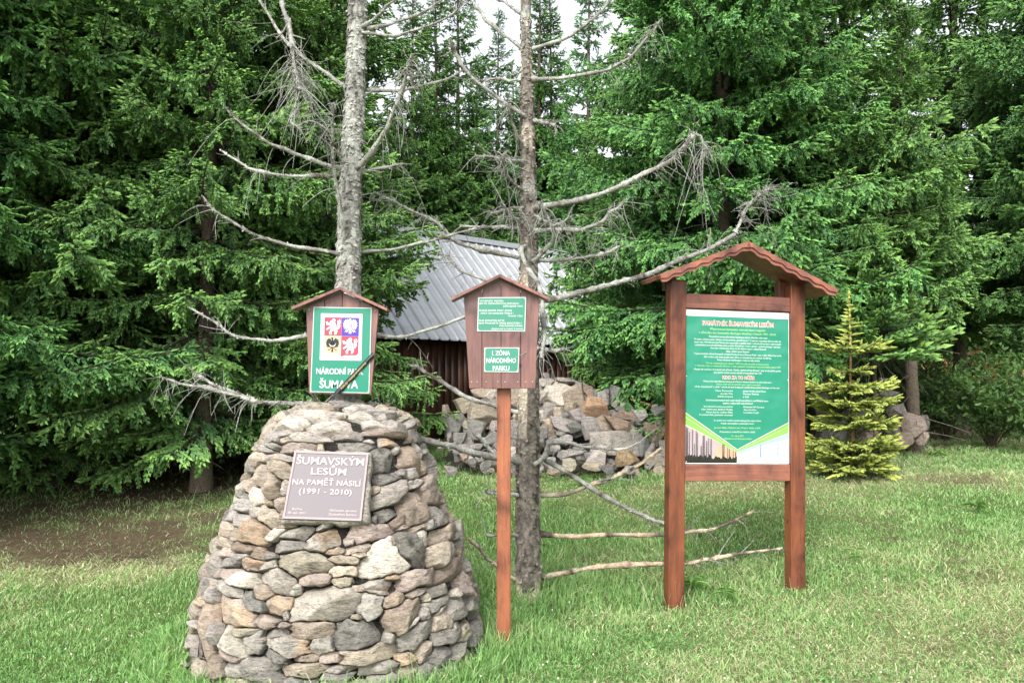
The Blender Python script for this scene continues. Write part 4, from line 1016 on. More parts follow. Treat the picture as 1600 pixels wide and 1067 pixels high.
line('PAMÁTNÍK ŠUMAVSKÝM LESŮM', 1094, 1212, 495.5, 7.0, WHITE, .045, PY - .0012); line('PAMÁTNÍK ŠUMAVSKÝM LESŮM', 1094, 1212, 495.5, 6.4, (.60, .05, .05), .0, PY - .0018)
line('Připomenutí šumavské národní lesní tragédie', 1107, 1198, 504.5, 3.4, TL); line('v důsledku éry šumavské ideologie divočiny v letech 1991–2010.', 1088, 1216, 510.5, 3.4, TL)
body = [('Pomyslnými autory přírodního Šumavy je nejvíce několika málo osob', 1105, 1201, 516.5), ('Po staletí „Zelená opona“, přelom tisíciletí změnila „Zeleně oponu“. V zemi po rozpoznání kůrovcového do', 1081, 1224, 521.3), ('území roku 1999 Národní park Šumava jako nejcennější a největší celek v ochraně přírody lesy v náhorní zóně', 1081, 1224, 525.8),
 ('v předmětech je tu přírodě blízký prales po dobu 40 až 80 let. V nové „divoké“ „pralesní ideologii“ však bylo', 1082, 1223, 530.3), ('více nebo méněcenný, že by se dle dalších území v zelené Šumavě', 1107, 1199, 534.6), ('říkalo „Zeleň opona Šumavy“.', 1133, 1172, 539.3), ('V pásmu širokém několik kilometrů od Zadní Zvonkové až po Železnou Rudu – jsou v délce 40 km lesy suché,', 1081, 1225, 544), ('kde v nich z nich zbylo pouhé stíní. Dříve se vzrostlý lesy na rozloze 20 000 ha.', 1097, 1208, 548.6), ('Tento smutný je nepřístupný v rovné se celé oblasti.', 1118, 1189, 553)]
for b, x0, x1, y_ in body: line(b, x0, x1, y_, 2.7, TW, .004)
for b, x0, x1, y_ in [('Po nás „bezzásahovost nejsou“ NPŠ ohrožily národní smutnou zemí.', 1101, 1204, 558.5), ('V důsledku toho se rozmnožil kůrovec v celé I pásmech chráněných územích kolem území NPŠ.', 1082, 1224, 562.8)]: line(b, x0, x1, y_, 2.6, TL, .0)
for b, x0, x1, y_ in [('Muselo tak vysočinu více území celé přírody. Chrání „zelená střecha Evropy“, lesy na národního parku', 1081, 1224, 568.5), ('jsou vyschlé v brzkém zmizelo náš lesů se hospodářské lesy v ČR.', 1113, 1192, 573)]: line(b, x0, x1, y_, 2.7, TW, .004)
line('KDO ZA TO MŮŽE', 1127, 1180, 580.5, 5.0, WHITE, .045, PY - .0012); line('KDO ZA TO MŮŽE', 1127, 1180, 580.5, 4.5, (.60, .06, .05), .0, PY - .0018)
for b, x0, x1, y_, c_ in [('Osobní před odpovědnost za kraj pod hrůznými lidskými škodami na naši rodné zemi –', 1096, 1210, 587, TW), ('všichni, kteří tím při správě nesou jejich nesouhlas', 1117, 1190, 591.3, TL), ('někdo „bezzásahové“ a „vědci“ odmítli přírodní hrozbu při tvorbě obrazu zelené ideologie současnosti.', 1082, 1222, 595.6, TW)]: line(b, x0, x1, y_, 2.6, c_, .0)
for b, x0, x1, y_ in [('Hana Šumavská', 1116, 1144, 601.5), ('Jaroslav Vrba', 1124, 1144, 606), ('Zdeňka Krásová', 1119, 1144, 610.5), ('Jakub Hruška, Josef Fanta', 1161, 1199, 601.5), ('Miroslav Šebesta', 1161, 1187, 606), ('a další', 1161, 1171, 610.5)]: line(b, x0, x1, y_, 2.5, TW, .0)
for b, x0, x1, y_ in [('Za zdravotní šumavských lesů z jejich oborů hospodářských zemědělských území', 1100, 1203, 616.5), ('jedním z odborníků odpovědnosti', 1128, 1177, 621)]: line(b, x0, x1, y_, 2.7, TW, .004)
for b, x0, x1, y_ in [('Koordinátoři instituce prostředí', 1097, 1144, 626.5), ('Libor Ambrozek, Bedřich Moldan', 1093, 1144, 631), ('Martin Bursík, Ladislav Miko', 1101, 1144, 635.3), ('František Pelc jakékoliv soucitné', 1090, 1144, 639.5), ('Ředitelé NP Šumava', 1162, 1196, 626.5), ('Alois Pavlíčko', 1162, 1183, 631), ('František Krejčí', 1162, 1187, 635.3)]: line(b, x0, x1, y_, 2.5, TW, .0)
for b, x0, x1, y_, c_ in [('Za vyvolání hnutí vzniklého nosného ideologického odporu lidstva', 1113, 1191, 648, TW), ('hradu národního a ekologii hnutí', 1125, 1179, 652.6, TW), ('Jaromír Bláha, Vladimír Just, Mojmír Vlašín a další', 1114, 1190, 659.5, TL), ('Postaveno z rozhořčení dalších obětí', 1123, 1181, 665.8, TW), ('31. srpna 2011', 1142, 1162, 672, TL), ('Občanské sdružení Zachraňme Šumavu', 1130, 1175, 676.5, TL)]: line(b, x0, x1, y_, 2.6, c_, .0)
LT.build('lettering', M_poster, poster, smooth=False)
for px_, py_ in ((1069, 712.5), (1235, 712.5), (1068.5, 580), (1236, 583), (1069, 478), (1235, 479)):
    m = MB(); a = np.arange(8) * math.pi / 4; x_, z_ = U(px_), W(py_); V = np.concatenate([np.stack([x_ + np.cos(a) * .005, 0 * a + PY, z_ + np.sin(a) * .005], -1), np.stack([x_ + np.cos(a) * .004, 0 * a + PY - .004, z_ + np.sin(a) * .004], -1)]); j = np.arange(8); j2 = (j + 1) % 8
    m.add(V, [np.stack([j, j2, 8 + j2, 8 + j], -1), np.array([list(8 + j)])], np.array([.6, .6, .58])); m.build('screw', M_bronze, root, smooth=False)
# roof: two slabs with wavy front edges
def roof_slab(a, b, wav):
    a = np.array(a); b = np.array(b); n = 60; t = np.linspace(0, 1, n)[:, None]; c = a + (b - a) * t
    d = (b - a) / np.linalg.norm(b - a); q = np.array([-d[1], d[0]]); q = q if q[1] > 0 else -q
    th = .030; lowr = c - q * th
    wv = .0045 * np.sin(t[:, 0] * 6.283 * 6.5 + wav); up_ = c + q * (wv * .5)[:, None]
    fr = c - q * (.058 + .007 * np.sin(t[:, 0] * 6.283 * 6.5 + wav))[:, None]
    mid = c - q * (.034 + .006 * np.sin(t[:, 0] * 6.283 * 6.5 + wav + .5))[:, None]
    Y0, Y1 = -.17, .24
    rows = [(up_, Y1), (up_, Y0), (mid, Y0), (mid - q * .001, Y0 + .012), (fr, Y0 + .012), (fr, Y0 + .030), (lowr, Y0 + .030), (lowr, Y1)]
    V = np.concatenate([np.stack([r[:, 0], np.full(n, y_), r[:, 1]], -1) for r, y_ in rows]); nr = len(rows); i = np.arange(n - 1)
    F = [np.concatenate([np.stack([r * n + i, r * n + i + 1, ((r + 1) % nr) * n + i + 1, ((r + 1) % nr) * n + i], -1) for r in range(nr)]), np.array([[r * n for r in range(nr)], [r * n + n - 1 for r in range(nr)][::-1]])]
    m = MB(); m.add(V, F, WOODB * 1.25 + np.array([.04, .012, .008])); return m.build('roof_slope', M_woodx, root, smooth=False)
AP = (.535, 2.705)
roof_slab(AP, (-.15, 2.43), .5); roof_slab(AP, (1.26, 2.375), 1.5)
m = MB(); box(m, .0, .095, .125, .19, 2.36, 2.46, WOODB, .003); m.build('roof_support', M_wood, root, smooth=False); m = MB(); box(m, BW - .15, BW - .06, .125, .20, 2.1, 2.46, WOODB, .003); m.build('roof_support', M_wood, root, smooth=False)

# ------------------------------------------------------------------ dead trees
BK1 = np.array([.25, .245, .225]); LIC = np.array([.38, .395, .36]); BARE = np.array([.43, .34, .25])
def dead_trunk(root, path, wid, D, seed, tanpatch, lich, ext, name='trunk'):
    """path of pixel centres down the trunk; wid pixel widths; both run from the ground up"""
    p = np.array([Pm(x_, y_, D) for x_, y_ in path]); r_ = np.array(wid) / 2 * D / FPX
    top = p[-1] + (p[-1] - p[-2]) / np.linalg.norm(p[-1] - p[-2]) * ext; p = np.concatenate([p, [top]]); r_ = np.append(r_, .012)
    L = np.concatenate([[0], np.cumsum(np.linalg.norm(np.diff(p, axis=0), axis=1))]); K = int(L[-1] / .013); t = np.linspace(0, L[-1], K)
    c = np.stack([np.interp(t, L, p[:, i]) for i in range(3)], -1); rad = np.interp(t, L, r_); n = 64
    m = MB(); o0 = np.array(root.location); tubes(m, (c - o0)[None], rad[None], (0, 0, 0), n)
    V = m.V[0]; cc = np.repeat(c - o0, n, 0); d = V - cc; dn = nrm(d); rr_ = np.repeat(rad, n)
    q = V * np.array([1, 1, .62])
    # plates of bark: cells of a jittered lattice with raised flakes
    w = q + .02 * np.stack([vnoise(q, 18, seed + 1), vnoise(q, 18, seed + 2), vnoise(q, 18, seed + 3)], -1)
    pl_ = np.floor(vnoise(w, 30, seed) * 3.2) / 3.2; fine = fbm(q, 55, seed + 4, 3); crack = np.abs(vnoise(w, 22, seed + 8))
    disp = .0065 * pl_ + .0035 * fine - .006 * np.clip(.22 - crack, 0, 1) * 4
    base = BK1 * (np.array([.66, .60, .56]) if tanpatch else 1)
    C = base * (1 + .35 * pl_ + .45 * fine)[:, None]; C = C * (1 - .6 * np.clip(.18 - crack, 0, 1)[:, None] * 5)
    lm = np.clip(fbm(q, 9, seed + 20, 4) * 3 + lich, 0, 1)[:, None] * .75; C = C * (1 - lm) + LIC * (1 + .3 * fine)[:, None] * lm
    if tanpatch:
        s_ = fbm(V * np.array([1, 1, .16]), 5.5, seed + 40, 3); pk = np.clip((s_ - .24) * 14, 0, 1)
        pk = np.maximum(pk, np.clip((.16 - V[:, 2]) * 14, 0, 1) * (vnoise(V, 9, 3) > -.1))
        hi = np.clip((V[:, 2] - 1.0) / .5, 0, 1) * np.clip((2.7 - V[:, 2]) / .4, 0, 1) * (dn[:, 0] < -.15) * (vnoise(V * np.array([1, 1, .3]), 7, 8) > -.25)
        pk = np.maximum(pk, hi)
        gr = vnoise(V * np.array([1, 1, .08]), 110, 6)[:, None]
        C = C * (1 - pk)[:, None] + (np.array([.47, .41, .33]) * (1 + .22 * gr)) * pk[:, None]; disp = disp * (1 - pk) - .008 * pk
    m.V[0] = V + dn * disp[:, None]; m.C[0] = np.clip(C, .02, .9)
    # lifted scales
    rg = np.random.default_rng(seed); ns = 2600
    ii = rg.integers(n * 2, int(len(V) * .62), ns); b = m.V[0][ii]; nr_ = dn[ii]; tz = np.array([0, 0, 1.]); tx_ = nrm(np.cross(nr_, tz)); s_ = rg.uniform(.005, .013, (ns, 1)); ang = rg.uniform(-.7, .7, (ns, 1)); tt = tx_ * np.cos(ang) + tz * np.sin(ang); bb = np.cross(tt, nr_)
    Vv = np.stack([b - tt * s_, b + tt * s_, b + tt * s_ * .8 - bb * s_ * 1.3 + nr_ * s_ * .7, b - tt * s_ * .7 - bb * s_ * 1.5 + nr_ * s_ * .8], 1)
    m.add(Vv.reshape(-1, 3), np.arange(ns * 4).reshape(-1, 4), np.repeat(m.C[0][ii] * rg.uniform(.7, 1.35, (ns, 1)), 4, 0))
    m.build(name, M_bark, root); return c, t
def dead_branch(root, pts, w0, w1, D0, dD, twig=0.0, droop=1.0, lich=.7, seed=0, tw_from=.3, bare=False, twl=.16):
    """pts in pixels from the trunk outwards; depth runs D0 -> D0+dD"""
    rg = np.random.default_rng(seed + 1000); pts = np.array(pts, float); m_ = max(24, int(np.sum(np.hypot(*np.diff(pts, axis=0).T)) / 5))
    p2 = smooth_path(pts, m_); t = np.linspace(0, 1, m_); p2 = p2 + np.stack([vnoise(np.stack([t * 9, t * 0 + seed], -1), 1, 3), vnoise(np.stack([t * 9, t * 0 + seed], -1), 1, 4)], -1) * 1.5 * np.minimum(t * 5, 1)[:, None]
    Dd = D0 + dD * t ** .8; p = Pm(p2[:, 0], p2[:, 1], Dd); o0 = np.array(root.location)
    rad = (w0 + (w1 - w0) * t) * .86 / 2 * Dd / FPX; rad = rad * (1 + .22 * vnoise(np.stack([t * m_ * .5, t * 0 + seed], -1), 1, 9)) * (1 + .35 * (vnoise(np.stack([t * m_ * .23, t * 0 + seed], -1), 1, 12) > .55)); rad[0] *= 1.7; rad[1] *= 1.3
    C = (BK1 * .95 if not bare else BARE * 1.05)[None] * np.ones((m_, 1)); k_ = np.clip(fbm(p, 8, seed, 3) * 2.5 + lich, 0, 1)[:, None] * (.8 if not bare else .35); C = C * (1 - k_) + LIC * k_
    k2_ = np.clip(fbm(p, 14, seed + 5, 2) * 4 - (.1 if bare else 1.2), 0, 1)[:, None]; C = C * (1 - k2_) + np.array([.10, .08, .065]) * k2_; C = C * (1 + .35 * vnoise(p, 90, seed))[:, None]
    m = MB(); tubes(m, (p - o0)[None], rad[None], C[None], 9)
    V = m.V[0]; cc = np.repeat(p - o0, 9, 0); m.V[0] = cc + (V - cc) * (1 + .45 * fbm(V, 60, 2)[:, None])
    br = m.build('branch', M_bark, root)
    Lw = float(np.sum(np.linalg.norm(np.diff(p, axis=0), axis=1)))
    # lichen flakes sitting on the bark and knobbly spur twigs
    m = MB(); ns = int(Lw * 330 * (lich + .25)); ii = rg.integers(2, m_, ns); b = p[ii] - o0 + nrm(rg.normal(0, 1, (ns, 3))) * rad[ii][:, None] * 1.05
    s_ = rg.uniform(.003, .013, (ns, 1)); a1 = nrm(rg.normal(0, 1, (ns, 3))); a2 = nrm(rg.normal(0, 1, (ns, 3)))
    m.add(np.stack([b, b + a1 * s_, b + (a1 + a2) * s_ * .8, b + a2 * s_], 1).reshape(-1, 3), np.arange(ns * 4).reshape(-1, 4), np.repeat(LIC * rg.uniform(.6, 1.25, (ns, 1)), 4, 0))
    nk = int(Lw * 9) + 1; ii = rg.integers(2, m_, nk); b = p[ii] - o0; d = nrm(rg.normal(0, 1, (nk, 3)) + np.array([0, 0, .2])); tt = np.linspace(0, 1, 3)[None, :, None]
    ln = rg.uniform(.01, .045, nk)[:, None, None]
    tubes(m, b[:, None] + d[:, None] * ln * tt, np.broadcast_to(np.linspace(.003, .0012, 3), (nk, 3)), BK1, 4)
    nk = 3 + int(Lw * 3); u = .45 + .5 * rg.random(nk); ii = (u * (m_ - 1)).astype(int); b = p[ii] - o0; tg = nrm(p[np.minimum(ii + 1, m_ - 1)] - p[np.maximum(ii - 1, 0)])
    d = nrm(tg + rg.normal(0, .5, (nk, 3))); ln = rg.uniform(.05, .16, nk)[:, None, None]; t5 = np.linspace(0, 1, 6)[None, :, None]
    tubes(m, b[:, None] + d[:, None] * ln * t5 + rg.normal(0, .25, (nk, 1, 3)) * ln * t5 ** 2, (rad[ii] * .5)[:, None] * np.linspace(1, .35, 6)[None], BK1 * .9, 5)
    if twig > 0:
        nt_ = int(Lw * 36 * twig); u = tw_from + (1 - tw_from) * rg.random(nt_) ** .6; ii = np.minimum((u * m_).astype(int), m_ - 1); b = p[ii] - o0
        tg = nrm(p[np.minimum(ii + 1, m_ - 1)] - p[np.maximum(ii - 1, 0)])
        d0 = nrm(tg * rg.uniform(.1, .9, (nt_, 1)) + rg.normal(0, .75, (nt_, 3)) * np.array([1, .8, .8])); ln = twl * rg.uniform(.4, 1.35, nt_)[:, None, None]
        t6 = np.linspace(0, 1, 7)[None, :, None]; cv = rg.normal(0, .35, (nt_, 3))[:, None]
        path = b[:, None] + ln * (d0[:, None] * t6 + cv * t6 ** 2 + np.array([0, 0, -1.]) * droop * t6 ** 1.8 * rg.uniform(.2, 1.0, nt_)[:, None, None])
        cT = LIC * .9 + (BK1 - LIC) * rg.random((nt_, 1, 1)); cT = np.broadcast_to(cT, (nt_, 7, 3))
        tubes(m, path, np.linspace(.0030, .0012, 7)[None] * rg.uniform(.8, 1.3, (nt_, 1)), cT, 4)
        i2 = rg.integers(0, nt_, nt_); k2 = rg.integers(2, 6, nt_); b2 = path[i2, k2]; d2 = nrm(rg.normal(0, 1, (nt_, 3)) + np.array([0, 0, -.5 * droop]))
        t4 = np.linspace(0, 1, 4)[None, :, None]; tubes(m, b2[:, None] + d2[:, None] * t4 * ln * .4 + np.array([0, 0, -.03]) * t4 ** 2, np.broadcast_to(np.linspace(.0019, .001, 4), (nt_, 4)), LIC * .85, 3)
        nf = nt_ * 5; i3 = rg.integers(0, nt_, nf); k3 = rg.integers(1, 7, nf); b = path[i3, k3] + rg.normal(0, .004, (nf, 3)); s_ = rg.uniform(.002, .007, (nf, 1)); a1 = nrm(rg.normal(0, 1, (nf, 3))); a2 = nrm(rg.normal(0, 1, (nf, 3)))
        m.add(np.stack([b, b + a1 * s_, b + a2 * s_], 1).reshape(-1, 3), np.arange(nf * 3).reshape(-1, 3), np.repeat(LIC * rg.uniform(.6, 1.15, (nf, 1)), 3, 0))
    tag(m.build('twigs', M_bark, br), kind='stuff')

DT1 = 5.1
root1 = empty('dead_tree', (*Pm(541, 640, DT1)[:2], 1.40), 'thick grey lichened dead spruce trunk with bare branches rising out of the stone cairn', 'dead tree')
dead_trunk(root1, [(540, 660), (541, 600), (543, 460), (545, 400), (547, 300), (552, 200), (557, 60), (559, 0)], [46, 45, 42, 39, 36, 34, 31, 30], DT1, 11, False, .55, 3.2)
B1 = [ # points, w0, w1, dD, twig, droop, tw_from
 ([(535, 265), (510, 259), (472, 244), (450, 236), (416, 221), (390, 204), (367, 184), (349, 165)], 9, 3, -.3, .25, 1.2, .1),
 ([(538, 272), (517, 275), (480, 275), (442, 274), (405, 267), (382, 259), (364, 247), (345, 236)], 8, 3, .2, .2, 1.2, .1),
 ([(536, 398), (523, 395), (480, 388), (435, 379), (397, 365), (364, 347), (337, 330), (317, 307)], 8, 3, -.2, .12, .8, .5),
 ([(550, 140), (540, 137), (517, 120), (491, 103), (465, 82), (442, 60), (424, 34), (405, 0), (395, -30)], 8, 4, .3, .3, .8, .3),
 ([(545, -60), (480, -50), (442, -5), (452, 37), (457, 75), (461, 112), (469, 142)], 9, 6, -.6, 1.6, 1.6, .55),
 ([(540, 399), (536, 356), (530, 319), (523, 281), (519, 244), (519, 206), (521, 161)], 9, 4, -.35, .8, .9, .2),
 ([(553, 268), (574, 247), (592, 221), (611, 187), (626, 150), (634, 120), (643, 86)], 9, 6, -.4, 1.3, 1.8, .3),
 ([(558, 270), (568, 268), (596, 264), (626, 257)], 7, 4, .2, .4, 1, .3),
 ([(549, 268), (536, 251), (529, 236)], 7, 5, -.1, 0, 1, .3),
 ([(560, 142), (572, 142), (615, 142), (652, 137), (690, 126), (723, 112)], 7, 3, .2, .1, 1, .3),
 ([(562, 50), (575, 52), (615, 56), (645, 49), (678, 37), (705, 22), (722, 4)], 7, 3, -.2, .15, 1, .3),
 ([(562, 48), (577, 45), (615, 36), (652, 24), (682, 7), (694, -4)], 7, 4, .2, .15, 1, .3),
 ([(562, 44), (579, 34), (600, 15), (622, -6)], 7, 4, -.1, .1, 1, .3),
 ([(555, 397), (566, 394), (615, 390), (652, 379), (690, 373), (720, 362), (745, 356)], 7, 3, .3, .3, 1, .5),
 ([(535, 518), (478, 524), (440, 530), (410, 532), (372, 527), (352, 515), (330, 500), (297, 481)], 8, 3, .1, .12, .8, .5),
 ([(555, 520), (590, 524), (620, 527), (650, 521), (690, 508), (722, 496), (735, 492)], 8, 4, .2, .12, 1, .4),
 ([(525, 632), (500, 633), (480, 631), (450, 630), (410, 628), (370, 618), (330, 609), (290, 600), (252, 589)], 11, 4, -.15, .75, 1.2, .25),
 ([(395, 626), (360, 612), (330, 599), (305, 584)], 8, 4, -.1, .6, 1.2, .2),
 ([(530, 640), (512, 638), (498, 630), (490, 619)], 9, 6, -.3, 0, 1, .3),
 ([(470, 166), (455, 184), (462, 196), (490, 190), (512, 205)], 4, 3, -.1, 1.6, 1.4, .0),
]
for i, (pts, w0, w1, dD, tw, dr, tf) in enumerate(B1): dead_branch(root1, pts, w0, w1, DT1 - .02, dD, tw, dr, .55, 10 + i, tf)

DT2 = 5.92
root2 = empty('dead_tree', (*Pm(824, 935, DT2)[:2], float(H(.12, 6.05))), 'thinner dead spruce with flaking bark standing in the grass behind the single post sign', 'dead tree')
dead_trunk(root2, [(824, 960), (824, 930), (825, 880), (824, 800), (825, 700), (826, 620), (827, 500), (826, 400), (826, 300), (824, 200), (823, 100), (820, 0)], [52, 45, 40, 38, 37, 34, 31, 30, 27, 25, 20, 18], DT2, 33, True, -.45, 2.6)
B2 = [
 ([(820, 182), (815, 178), (783, 157), (752, 135), (725, 108), (711, 85), (705, 63)], 8, 5, -.3, .1, 1, .3, 0),
 ([(818, 78), (788, 56), (761, 34), (747, 13), (730, -8)], 6, 4, .2, .1, 1, .3, 0),
 ([(815, 22), (788, 5), (765, -8)], 5, 3, .2, .1, 1, .3, 0),
 ([(828, 78), (869, 65), (896, 52), (918, 36), (936, 22), (958, -6)], 7, 4, -.2, .6, 1.3, .5, 0),
 ([(828, 125), (882, 122), (923, 115), (959, 106), (986, 88), (1013, 58), (1033, 34)], 8, 4, -.3, .7, 1.4, .35, 0),
 ([(820, 126), (770, 125), (747, 128)], 5, 3, .2, .2, 1, .3, 0),
 ([(828, 188), (850, 192), (867, 196)], 9, 6, -.1, .5, 1, .0, 0),
 ([(820, 234), (804, 202), (792, 164)], 6, 4, -.3, .8, 1.2, .1, 0),
 ([(820, 254), (804, 252), (770, 247), (743, 244)], 7, 5, -.3, .5, 1, .1, 0),
 ([(830, 325), (851, 322), (896, 315), (932, 306), (972, 290), (1004, 274), (1040, 256), (1067, 234), (1087, 207)], 11, 8, -.5, .9, 1.2, .45, 0),
 ([(1087, 208), (1098, 218), (1101, 236), (1096, 250)], 4, 2, 0, 3.2, 1.6, .0, 0),
 ([(820, 325), (792, 328), (765, 335)], 8, 5, -.3, .5, 1, .1, 0),
 ([(820, 358), (810, 358), (770, 355), (720, 353)], 8, 5, .2, .2, 1, .2, 0),
 ([(830, 360), (842, 360), (882, 360), (914, 358), (941, 346), (959, 328), (975, 317)], 9, 6, -.3, 1.3, 1.1, .25, 0),
 ([(820, 404), (815, 403), (770, 394), (734, 385), (707, 373), (680, 347), (652, 333), (615, 316), (585, 300)], 10, 4, -.5, .9, .9, .4, 0),
 ([(830, 408), (842, 407), (878, 405), (914, 403), (941, 398), (968, 385)], 8, 5, .2, 1.2, 1.0, .2, 0),
 ([(832, 408), (838, 405), (860, 382), (865, 360), (851, 333), (838, 315)], 8, 6, -.35, .8, 1, .1, 0),
 ([(815, 440), (780, 441), (754, 437), (725, 425), (707, 412), (698, 398)], 7, 4, .3, .4, .8, .5, 0),
 ([(832, 472), (869, 466), (914, 455), (968, 441), (1013, 428), (1067, 405), (1112, 387), (1148, 365)], 11, 7, .35, .4, .4, .3, 0),
 ([(1148, 365), (1160, 340), (1175, 315), (1202, 293)], 7, 3, .05, 3.6, .8, .0, 0),
 ([(820, 385), (815, 391), (824, 418), (842, 445), (847, 477), (850, 520), (846, 560)], 9, 7, -1.15, .7, .8, .1, 0),
 ([(832, 545), (842, 545), (870, 548), (885, 545)], 10, 7, -.3, .2, 1, .2, 0),
 ([(820, 300), (800, 285), (785, 262), (790, 240)], 6, 4, -.4, 2.2, 1.0, .0, 0),
 ([(832, 335), (850, 345), (872, 352), (890, 340)], 6, 4, -.4, 2.2, .9, .0, 0),
 ([(820, 350), (802, 340), (785, 318)], 6, 4, -.3, 2.0, 1.0, .0, 0),
 ([(815, 645), (775, 635), (730, 620), (690, 598), (660, 578), (643, 570)], 9, 5, .3, .1, .5, .4, 0),
 ([(818, 722), (775, 714), (720, 702), (680, 692), (645, 680), (615, 662), (598, 645), (592, 630)], 12, 6, -1.0, .25, .5, .4, 0),
 ([(808, 724), (837, 724), (851, 713), (858, 692), (885, 690), (910, 697), (940, 700), (975, 700), (1000, 690)], 13, 3, -.3, .35, .4, .3, 0),
 ([(783, 716), (765, 700), (748, 680)], 9, 7, -.05, .4, .5, .0, 0),
 ([(838, 712), (855, 720), (885, 738), (930, 765), (970, 790), (1010, 808), (1035, 815), (1060, 822)], 11, 6, -.12, .15, .3, .5, 0),
 ([(835, 774), (842, 773), (890, 770), (930, 755), (970, 740), (1005, 720), (1032, 700)], 9, 6, .3, .15, .4, .4, 1),
 ([(835, 836), (842, 835), (900, 837), (960, 835), (1030, 835), (1080, 830), (1110, 827), (1140, 815), (1178, 799)], 10, 4, .1, .12, .3, .5, 1),
 ([(835, 903), (842, 902), (900, 890), (960, 883), (1030, 880), (1080, 880), (1110, 872), (1160, 865), (1222, 856)], 11, 4, .06, .1, .3, .5, 1),
 ([(815, 775), (790, 772), (757, 768)], 7, 5, -.2, .2, .5, .2, 0),
 ([(812, 836), (790, 836), (760, 836)], 6, 4, -.3, 0, .5, .2, 0),
 ([(812, 908), (777, 886), (755, 864), (733, 841)], 8, 5, -.3, 0, .5, .2, 1),
]
for i, (pts, w0, w1, dD, tw, dr, tf, ba) in enumerate(B2): dead_branch(root2, pts, w0, w1, DT2 - (0 if w1 != 2 and i != 19 and i != 10 else 0) + (-.5 if i == 10 else .35 if i == 19 else 0), dD, tw, dr, .45 if not ba else .1, 60 + i, tf, bool(ba), .2 if i in (10, 19) else .15)

# ------------------------------------------------------------------ loose rocks
def ico(n=3):
    t = (1 + 5 ** .5) / 2; V = np.array([[-1, t, 0], [1, t, 0], [-1, -t, 0], [1, -t, 0], [0, -1, t], [0, 1, t], [0, -1, -t], [0, 1, -t], [t, 0, -1], [t, 0, 1], [-t, 0, -1], [-t, 0, 1]], float)
    F = np.array([[0, 11, 5], [0, 5, 1], [0, 1, 7], [0, 7, 10], [0, 10, 11], [1, 5, 9], [5, 11, 4], [11, 10, 2], [10, 7, 6], [7, 1, 8], [3, 9, 4], [3, 4, 2], [3, 2, 6], [3, 6, 8], [3, 8, 9], [4, 9, 5], [2, 4, 11], [6, 2, 10], [8, 6, 7], [9, 8, 1]])
    V = nrm(V)
    for _ in range(n):
        c = {}; V = list(map(tuple, V)); nf = []
        def mid(a, b):
            k_ = (min(a, b), max(a, b))
            if k_ not in c: c[k_] = len(V); v = (np.array(V[a]) + np.array(V[b])); V.append(tuple(v / np.linalg.norm(v)))
            return c[k_]
        for a, b, d in F: x_, y_, z_ = mid(a, b), mid(b, d), mid(d, a); nf += [[a, x_, z_], [b, y_, x_], [d, z_, y_], [x_, y_, z_]]
        F = np.array(nf); V = np.array(V)
    return V, F
IV, IF = ico(4)
def rock(center, w, h, dep, rot, c, label, group, seed, flat=0):
    rg = np.random.default_rng(seed)
    nrmls = nrm(rg.normal(0, 1, (11, 3))); hh = rg.uniform(.5, 1.0, 11)
    nrmls = np.concatenate([nrmls, [[0, 0, 1], [0, 0, -1], [0, -1, .2]]]); nrmls = nrm(nrmls); hh = np.append(hh, [.62, .7, .75])
    dd = IV @ nrmls.T; rr_ = np.where(dd > .05, hh / np.maximum(dd, .05), 9); rr_ = -np.log(np.sum(np.exp(-rr_ * 90), 1)) / 90
    V = IV * rr_[:, None]; V = V / np.abs(V).max(0)
    V = V + V * (.05 * fbm(V, 3.2, seed, 3))[:, None]
    V = V * np.array([w / 2, dep / 2, h / 2]) * 1.06
    a = R(rot); V = np.stack([V[:, 0] * math.cos(a) - V[:, 2] * math.sin(a), V[:, 1], V[:, 0] * math.sin(a) + V[:, 2] * math.cos(a)], -1)
    b = rg.uniform(-.3, .3); V = np.stack([V[:, 0] * math.cos(b) - V[:, 1] * math.sin(b), V[:, 0] * math.sin(b) + V[:, 1] * math.cos(b), V[:, 2]], -1)
    m = MB(); cc = np.array(SC[c]) * rg.uniform(.72, 1.0) * (1 + rg.normal(0, .015, 3))
    m.add(V, IF, cc * (1 + .25 * fbm(V, 5, seed, 3)[:, None])); o = m.build('rock', M_stone); o.location = tuple(float(v) for v in center)
    return tag(o, label, 'rock', group)
